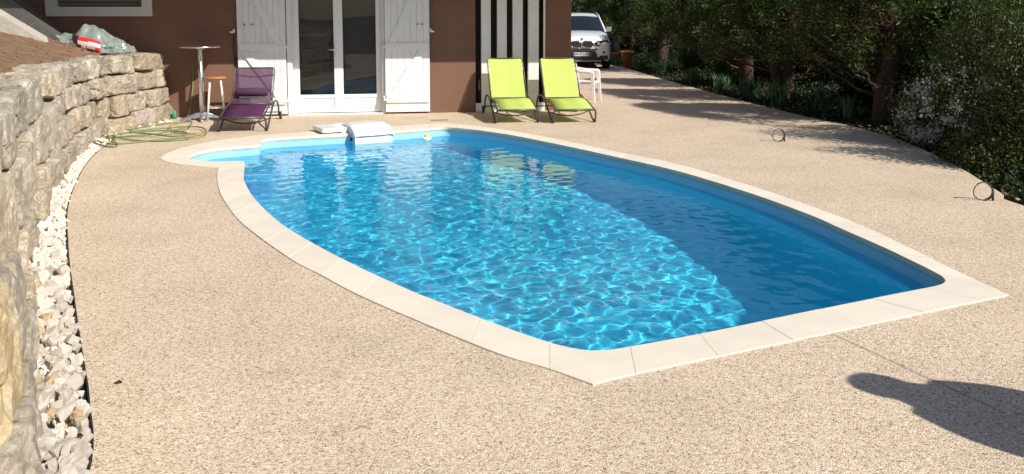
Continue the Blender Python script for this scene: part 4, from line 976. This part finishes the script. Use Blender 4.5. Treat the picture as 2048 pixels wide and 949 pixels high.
def conifer_parts(seed,H,Rr,z0):
    rng=np.random.default_rng(seed); rr=random.Random(seed)
    tm=MB(); P=[Vector((0,0,-.15)),Vector((rr.uniform(-.05,.05),rr.uniform(-.05,.05),.5)),Vector((rr.uniform(-.08,.08),rr.uniform(-.08,.08),1.1)),Vector((rr.uniform(-.1,.1),rr.uniform(-.1,.1),2.0)),Vector((0,0,H-.2))]
    tm.tube(catmull(P,4),[.17*(1-i/17)**.8+.015 for i in range(17)],10)
    a2=rr.uniform(0,6); tm.tube(catmull([Vector((.1*math.cos(a2),.1*math.sin(a2),-.1)),Vector((.20*math.cos(a2),.2*math.sin(a2),.5)),Vector((.35*math.cos(a2),.35*math.sin(a2),1.3)),Vector((.3*math.cos(a2),.3*math.sin(a2),2.4))],4),[.11-.007*i for i in range(13)],8)
    tips=[]
    for k in range(58):
        zb_=rr.uniform(.35,H-.9); a=rr.uniform(0,2*PI); f=(zb_-.3)/(H-.3); rad=Rr*(1-f)**.75*rr.uniform(.55,1.0)
        ze=zb_+rr.uniform(.25,.75); 
        Pb=branch(tm,(0.06*math.cos(a),.06*math.sin(a),zb_),(rad*math.cos(a),rad*math.sin(a),max(ze,z0)),.026*(1-f)+.008,.005,6,.05,-.12,rr)
        tips+=Pb[2:]
    def prof(rng):
        while True:
            f=rng.random()**1.25; z=z0+f*(H-z0); rmax=min(Rr,.80*(H-z))+.03; r_=rmax*(rng.random()**.38); a=rng.random()*6.283
            p=np.array([r_*math.cos(a),r_*math.sin(a),z])
            if p[0]*-.75+p[1]*-.66>.15 and z<1.85 and rng.random()<.80: continue
            if noise.noise(Vector(p)*1.6+Vector((seed,0,0)))>-.03: return p
    C0,P=clumps(700,76,prof,np.array([.085,.085,.09]),rng)
    out=P*np.array([1,1,0]); out/=np.linalg.norm(out,axis=1,keepdims=True)+1e-6
    d=out*.7+np.array([0,0,.25])+rng.normal(size=P.shape)*.55
    extra=np.array([[p.x,p.y,p.z] for p in tips]); E=np.repeat(extra,14,0)+rng.normal(size=(len(extra)*14,3))*.05
    return tm,(P,d),(E,rng.normal(size=E.shape)+np.array([0,0,.2]))
def tree(name,label,loc,seed,H,Rr,z0,rz=0):
    t=thing(name,label,'tree',loc,rz,'conifers along the drive'); tm,(P,d),(E,de)=conifer_parts(seed,H,Rr,z0)
    tm.obj('trunk',M['bark'],t)
    leaves('crown',P,.085,.021,LEAF['conifer'],d,parent=t,rng=np.random.default_rng(seed+1)); leaves('dry_inner_sprays',E,.06,.018,LEAF['rust'],de,parent=t,rng=np.random.default_rng(seed+2)); return t
tA=tree('conifer_tree','conifer with forked reddish trunk at the terrace bend, nearest of the row',G(1768,246),11,3.45,1.6,.98)
tB=tree('conifer_tree','second conifer of the row with straight dark trunk above sword-leaved plants',G(1570,205),23,3.35,1.55,.86)
pos=[((1462,176),tA,.5,.97,'third conifer of the row from the terrace bend'),((1357,146),tB,-.5,1.0,'fourth conifer of the row with low bush at its foot'),
     ((1300,131),tA,-.6,1.02,'fifth conifer of the row just right of the terracotta pots'),((1254,114),tB,.7,1.1,'sixth conifer of the row right behind the parked car'),((1216,100),tA,.2,1.15,'farthest conifer of the row, behind the parked car')]
for (px,py),src,rz,s_,lab in pos:
    c=copy_tree(src); q=G(px,py); c.location=(q.x+.35,q.y,0); c.rotation_euler=(0,0,rz); c.scale=(s_,)*3; c['label']=lab
def shrub(name,label,cat,loc,rx,ry_,rz_,n_cl,per,L,W,lf,stem=8,rng_seed=1,group=None,low=0.0,spread=.09,extra=None,bark='barkgrey',up=.3,gap=-.25):
    t=thing(name,label,cat,loc,0,group); rng=np.random.default_rng(rng_seed); rr=random.Random(rng_seed)
    def f(rng):
        while True:
            p=rng.normal(size=3); p/=np.linalg.norm(p); p*=rng.random()**.4
            p=np.array([p[0]*rx,p[1]*ry_,low+(p[2]+1)/2*(rz_-low)])
            if noise.noise(Vector(p)*2.2+Vector((rng_seed*3.1,0,0)))>gap: return p
    C0,P=clumps(n_cl,per,f,spread,rng)
    leaves('foliage',P,L,W,lf,rng.normal(size=P.shape)+np.array([0,0,up]),parent=t,rng=rng)
    if extra:
        n2,per2,L2,W2,lf2,sp2=extra; C1,P1=clumps(n2,per2,f,sp2,rng); leaves('blossom',P1,L2,W2,lf2,None,parent=t,rng=rng)
    m=MB()
    for k in range(stem):
        a=rr.uniform(0,6.28); q=C0[rr.randrange(len(C0))]; q0=(.1*rx*math.cos(a),.1*ry_*math.sin(a),-.3); branch(m,q0,(q[0],q[1],q[2]),.018,.004,6,.05,.08,rr)
    m.obj('stems',M[bark],t); return t
K=lambda px,py,z=0:G(px,py,z)
# right hand shrubs
s_=shrub('blossom_shrub','large shrub covered in white blossom behind the terrace edge','shrub',Vector((5.75,10.5,-.4)),.70,.65,1.5,190,46,.05,.028,LEAF['olive'],stem=30,rng_seed=31,extra=(190,62,.034,.032,LEAF['flower'],.05),spread=.10)
s_=shrub('blossom_shrub','smaller white blossom shrub low beside the terrace edge','shrub',Vector((5.62,9.45,-.6)),.50,.5,1.05,110,44,.05,.028,LEAF['olive'],stem=24,rng_seed=32,extra=(95,60,.032,.030,LEAF['flower'],.05),spread=.09)
shrub('leafy_shrub','tall loose olive green shrub with thin upright stems at the right edge','shrub',Vector((6.35,10.2,-.5)),1.05,1.0,2.85,420,44,.055,.026,LEAF['olive'],stem=60,rng_seed=33,low=.5,spread=.12,gap=-.15)
shrub('leafy_shrub','tall green shrub rising behind the white blossom','shrub',Vector((8.3,12.0,-.6)),1.5,1.5,4.4,420,46,.07,.034,LEAF['fresh'],stem=40,rng_seed=34,low=.7,spread=.14)
shrub('low_bush','bright green low bush along the bend of the terrace edge','bush',G(1870,282)+Vector((.12,.0,-.15)),.55,.6,.75,150,50,.04,.022,LEAF['fresh'],stem=14,rng_seed=35,spread=.08)
shrub('low_bush','small green bush spilling at the terrace edge before the blossom shrub','bush',G(1940,335)+Vector((.22,.1,-.35)),.42,.5,.75,120,50,.036,.02,LEAF['olive'],stem=12,rng_seed=36,spread=.07)
shrub('low_bush','light green bush at the foot of the nearest conifer','bush',G(1812,258)+Vector((.5,.45,-.1)),.6,.5,.85,120,50,.04,.02,LEAF['olive'],stem=14,rng_seed=37,spread=.08)
shrub('dark_shrub','dark dense shrub in the bottom right hollow beyond the terrace','shrub',Vector((5.25,8.1,-1.05)),.45,.6,.95,200,50,.05,.03,LEAF['dark'],stem=14,rng_seed=38,spread=.10)
shrub('leafy_shrub','green shrub with upright stems at the right edge above the dark hollow','shrub',Vector((5.8,8.95,-.75)),.60,.6,2.55,330,44,.05,.026,LEAF['olive'],stem=30,rng_seed=39,low=.2,spread=.09)
# bushes and clumps under the conifers
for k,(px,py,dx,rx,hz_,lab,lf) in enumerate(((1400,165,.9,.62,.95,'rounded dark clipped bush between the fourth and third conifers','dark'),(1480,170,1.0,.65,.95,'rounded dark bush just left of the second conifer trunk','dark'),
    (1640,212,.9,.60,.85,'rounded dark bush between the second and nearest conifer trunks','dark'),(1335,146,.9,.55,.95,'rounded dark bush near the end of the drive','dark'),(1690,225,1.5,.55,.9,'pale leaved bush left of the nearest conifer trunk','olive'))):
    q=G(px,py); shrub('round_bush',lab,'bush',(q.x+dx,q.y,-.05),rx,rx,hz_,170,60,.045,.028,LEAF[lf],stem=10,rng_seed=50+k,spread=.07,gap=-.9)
def blades(px,py,dx,n,h,label,seed,sp=.22,grp='sword-leaved plants under the conifers'):
    q=G(px,py); t=thing('iris_clump',label,'plant',(q.x+dx,q.y,-.05),0,grp); rr=random.Random(seed); m=MB()
    for i in range(n):
        a=rr.uniform(0,6.28); r_=rr.uniform(0,sp); x=r_*math.cos(a); y=r_*math.sin(a); hh=h*rr.uniform(.6,1.1); lx=rr.uniform(-.16,.16); ly=rr.uniform(-.16,.16); wv=Vector((math.cos(a+1.3),math.sin(a+1.3),0))*.014
        b0=Vector((x,y,0)); b1=Vector((x+lx*.35,y+ly*.35,hh*.6)); b2=Vector((x+lx,y+ly,hh))
        m.add([b0-wv,b0+wv,b1+wv,b1-wv,b2],[(0,1,2,3),(3,2,4)])
    m.obj('leaf_blades',LEAF['iris'],t)
for a in ((1530,207,.25,110,.5,'sword-leaved plant clump left of the second conifer trunk',1),(1605,222,.3,130,.5,'sword-leaved plant clump right of the second conifer trunk',2),(1655,236,.3,90,.42,'sword-leaved plant clump at the drive edge before the nearest conifer',3),
          (1470,192,.25,110,.45,'sword-leaved plant clump below the third conifer',4),(1420,180,.25,90,.42,'sword-leaved plant clump between the third and fourth conifers',5),(1360,165,.3,90,.42,'sword-leaved plant clump below the fourth conifer',6),(1300,148,.25,80,.4,'sword-leaved plant clump right of the large terracotta pot',7),(1226,129,.1,60,.36,'sword-leaved plant clump between the car and the small pot',8),(1272,139,.1,70,.4,'sword-leaved plant clump touching the large terracotta pot',9)): blades(*a)
for k,(x,y) in enumerate(((7.2,13.6),(7.1,15.0),(8.6,17.4),(7.0,19.6),(7.2,22.0),(8.4,24.6),(8.6,27.5),(6.0,31.0))):
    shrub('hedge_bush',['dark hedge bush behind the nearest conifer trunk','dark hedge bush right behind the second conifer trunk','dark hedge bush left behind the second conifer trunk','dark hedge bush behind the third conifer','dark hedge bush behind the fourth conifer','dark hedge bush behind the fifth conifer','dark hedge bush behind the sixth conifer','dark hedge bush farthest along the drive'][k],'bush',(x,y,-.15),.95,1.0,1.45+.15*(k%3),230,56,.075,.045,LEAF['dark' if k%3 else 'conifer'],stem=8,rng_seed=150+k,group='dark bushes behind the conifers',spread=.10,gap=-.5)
rng=np.random.default_rng(78); n=26000; ys=rng.uniform(7.5,33,n); ex=rng.random(n); xs=np.array([redge(y) for y in ys])+.12+ex*2.6; hh=.04+.30*np.clip(ex*2.2,0,1)*(.55+.45*np.sin(ys*3.1+xs*2)); zz=-.06+rng.random(n)*hh
o=leaves('ground_cover',np.stack([xs,ys,zz],1),.065,.04,LEAF['dark'],rng.normal(size=(n,3))+np.array([0,0,.4]),rng=rng); tag(o,kind='stuff')
# litter of twigs and stones at the foot of the nearest conifer
rr=random.Random(9); m=MB(); q0=G(1790,256)
for k in range(150):
    t_=rr.random(); q=G(1745+100*t_,243+14*t_)+Vector((rr.uniform(.0,.35),rr.uniform(-.1,.22),rr.uniform(0,.05))); a=rr.uniform(0,6.28); L=rr.uniform(.03,.16)
    m.tube([q,q+Vector((math.cos(a)*L*.5,math.sin(a)*L*.5,rr.uniform(0,.05))),q+Vector((math.cos(a)*L,math.sin(a)*L,rr.uniform(-.01,.09)))],rr.uniform(.003,.011),5)
tag(m.obj('twig_litter',LEAF['litter']),kind='stuff')
rng=np.random.default_rng(77); ys=rng.uniform(7,34,3000); xs=np.array([redge(y) for y in ys])+rng.uniform(-.02,1,3000)*2.2+.02
o=leaves('leaf_litter',np.stack([xs,ys,np.full(3000,-.02)+rng.uniform(-.01,.02,3000)],1),.05,.03,LEAF['litter'],np.stack([rng.normal(size=3000),rng.normal(size=3000),rng.normal(size=3000)*.15],1)); tag(o,kind='stuff')
# trees beyond, closing the view
bt_=[(10.5,17.5,4.6,1.9,'fresh','broad light green tree behind the second conifer'),(11.5,24,5,2.2,'olive','olive green tree beyond the middle of the conifer row'),(10.5,31,5.2,2.3,'olive','dull green tree behind the far conifers'),(7.5,38,5.5,2.6,'conifer','dark tree closing the drive right of the car'),(2.6,41,5.5,2.8,'conifer','dark tree closing the drive straight behind the car'),(11.0,12.5,4.6,1.8,'olive','olive green tree behind the tall shrubs at right'),(9.2,8.0,4.2,1.5,'fresh','light green tree beyond the right edge shrubs')]
for k,(x,y,h,r_,lf,lab) in enumerate(bt_):
    shrub('garden_tree',lab,'tree',(x,y,-1.0),r_,r_,h,520,44,.11,.055,LEAF[lf],stem=30,rng_seed=70+k,low=.8,spread=.2,bark='barkgrey',gap=-.3)
q=G(1352,132); shrub('sunlit_patch_bush','bush coloured bright yellow green as a sunlit patch behind the conifer trunks','bush',(6.9,34.5,-.3),1.2,1.0,1.6,160,46,.07,.04,LEAF['yellow'],stem=8,rng_seed=91)  # bright bushes stand in for the sunlit patches beyond the trunks
shrub('sunlit_patch_bush','bush coloured bright yellow green as a sunlit patch between the third and fourth conifer trunks','bush',(6.75,24.3,-.3),.7,.7,1.1,110,46,.06,.035,LEAF['yellow'],stem=8,rng_seed=92)
rng=np.random.default_rng(99); n=42000; ax=rng.uniform(-8,42,n); ay=44+rng.uniform(0,9,n)+np.abs(ax-14)*-.25; az=rng.random(n)*8.5*(.75+.25*np.sin(ax*.7))-1.5
ay=np.where(ax>14,46-(ax-14)*1.25+rng.uniform(0,8,n),ay)
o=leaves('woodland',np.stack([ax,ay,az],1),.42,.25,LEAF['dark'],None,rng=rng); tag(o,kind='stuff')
n=60000; ax=rng.uniform(-30,-10,n); ay=rng.uniform(-34,9,n); az=2.2+(-ax-10)*.16+rng.random(n)*7  # unseen woodland added so the door glass reflects dark leaves instead of sky
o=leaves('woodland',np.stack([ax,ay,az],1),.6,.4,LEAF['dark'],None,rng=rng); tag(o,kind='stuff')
# unseen trees added above the bank to darken what the door glass reflects
for k,(x,y,h) in enumerate(((-9,-3,5),(-12,4,5.5))):
    shrub('garden_tree',('dark unseen tree added high on the soil bank left of the photographer for the door glass to reflect','dark unseen tree added on the soil bank left of the stair wall for the door glass to reflect')[k],'tree',(x,y,2.2),2.0,2.0,h,260,40,.13,.07,LEAF['dark'],stem=16,rng_seed=120+k,low=1,spread=.22)

# ---------------------------------------------------------------- person standing right of the frame, whose shadow falls on the terrace
tip=G(1706,757); Hp=1.72; pl_=Hp/math.tan(SUN_EL); pp=tip-SD*pl_*1.0; pp.z=0
fa_=math.atan2(SD.y,SD.x)      # looks the way the shadow falls
def skin(name,nodes,edges,mt,parent=None,sub=2,root=0):
    me=bpy.data.meshes.new(name); me.from_pydata([n_[0] for n_ in nodes],edges,[]); o=bpy.data.objects.new(name,me); C.objects.link(o); me.materials.append(mt)
    mo=o.modifiers.new('skin','SKIN'); mo.use_smooth_shade=True; su=o.modifiers.new('sub','SUBSURF'); su.levels=sub; su.render_levels=sub
    for i,n_ in enumerate(nodes): sv=me.skin_vertices[0].data[i]; rd=n_[1]; sv.radius=rd if isinstance(rd,tuple) else (rd,rd); sv.use_root=(i==root)
    if parent: o.parent=parent
    return o
N_=[((0,0,.95),(.15,.11)),((0,0,1.12),(.135,.10)),((0,0,1.32),(.16,.11)),((0,0,1.43),(.12,.08)),((0,0,1.49),.055),((.01,0,1.56),.07),((.02,0,1.64),.085),((.01,0,1.70),.06)]
E_=[(0,1),(1,2),(2,3),(3,4),(4,5),(5,6),(6,7)]
for s_ in (-1,1):
    b0=len(N_); N_+=[((0,s_*.17,1.40),.062),((.0,s_*.24,1.27),.052),((.0,s_*.265,1.10),.046),((.12,s_*.20,1.20),.036),((.20,s_*.12,1.30),.028),((.22,s_*.10,1.34),(.036,.020))]
    E_+=[(3,b0),(b0,b0+1),(b0+1,b0+2),(b0+2,b0+3),(b0+3,b0+4),(b0+4,b0+5)]
    for k,(dz,l_) in enumerate(((.045,.062),(.028,.074),(.011,.070),(-.006,.056))):
        c0=len(N_); N_+=[((.235,s_*.085,1.33+dz),.009),((.255,s_*(.085-l_*.45),1.335+dz),.008),((.242,s_*(.085-l_*.9),1.335+dz),.007)]; E_+=[(b0+5,c0),(c0,c0+1),(c0+1,c0+2)]
    c0=len(N_); N_+=[((.205,s_*.075,1.36),.010),((.212,s_*.045,1.37),.009)]; E_+=[(b0+5,c0),(c0,c0+1)]
    b1=len(N_); N_+=[((0,s_*.09,.86),.085),((.01,s_*.10,.50),.058),((-.01,s_*.105,.28),.048),((-.01,s_*.11,.08),.035),((.10,s_*.115,.035),.032),((.16,s_*.12,.03),.024)]
    E_+=[(0,b1),(b1,b1+1),(b1+1,b1+2),(b1+2,b1+3),(b1+3,b1+4),(b1+4,b1+5)]
body=skin('person',N_,E_,M['skin']); body.location=pp; body.rotation_euler=(0,0,fa_)
m=MB(); m.box(.226,.234,-.075,.075,1.325,1.40); ph=m.obj('phone',M['black'],None,bevel=.002); ph.location=pp; ph.rotation_euler=(0,0,fa_); tag(ph,'dark phone held up in both hands of the person at the right','phone')
tag(body,'person in blue shirt and dark trousers standing right of the pool holding up a phone','person')
T_=[((0,0,.90),(.20,.20)),((0,0,1.12),(.20,.20)),((0,0,1.32),(.19,.19)),((0,0,1.43),(.12,.09)),((0,.17,1.40),.075),((0,.24,1.27),.085),((.0,.265,1.08),.08),((0,-.17,1.40),.075),((0,-.24,1.27),.085),((.0,-.265,1.08),.08)]
skin('shirt',T_,[(0,1),(1,2),(2,3),(3,4),(4,5),(5,6),(3,7),(7,8),(8,9)],M['shirt'],body)
L_=[((0,0,.95),(.16,.12))]; Le=[]
for s_ in (-1,1): k=len(L_); L_+=[((0,s_*.09,.86),.10),((.01,s_*.10,.5),.072),((-.01,s_*.11,.10),.058)]; Le+=[(0,k),(k,k+1),(k+1,k+2)]
skin('trousers',L_,Le,M['trs'],body)
skin('hair',[((-.03,0,1.54),.12),((-.02,0,1.65),.145),((0,0,1.72),.09)],[(0,1),(1,2)],M['hair'],body)
for s_ in (-1,1): skin('shoe',[((-.05,s_*.11,.045),.042),((.06,s_*.115,.04),.042),((.17,s_*.12,.035),.035)],[(0,1),(1,2)],M['black'],body)
m=MB(); m.tube([(.10,0,1.655),(.125,0,1.615),(.10,0,1.605)],[.008,.014,.01],8); m.obj('nose',M['skin'],body)
for s_ in (-1,1): m=MB(); m.lathe([(0,-.012),(.01,-.006),(.012,0),(.01,.006),(0,.012)],10,c=(.092,s_*.032,1.65)); m.obj('eye',M['ink'],body)
for s_ in (-1,1): m=MB(); m.tube([(.0,s_*.083,1.61),(.0,s_*.092,1.64),(.01,s_*.086,1.665)],[.01,.014,.01],8); m.obj('ear',M['skin'],body)
m=MB(); m.tube([(.096,-.022,1.575),(.104,0,1.574),(.096,.022,1.575)],.005,6); m.obj('mouth',M['red'],body)
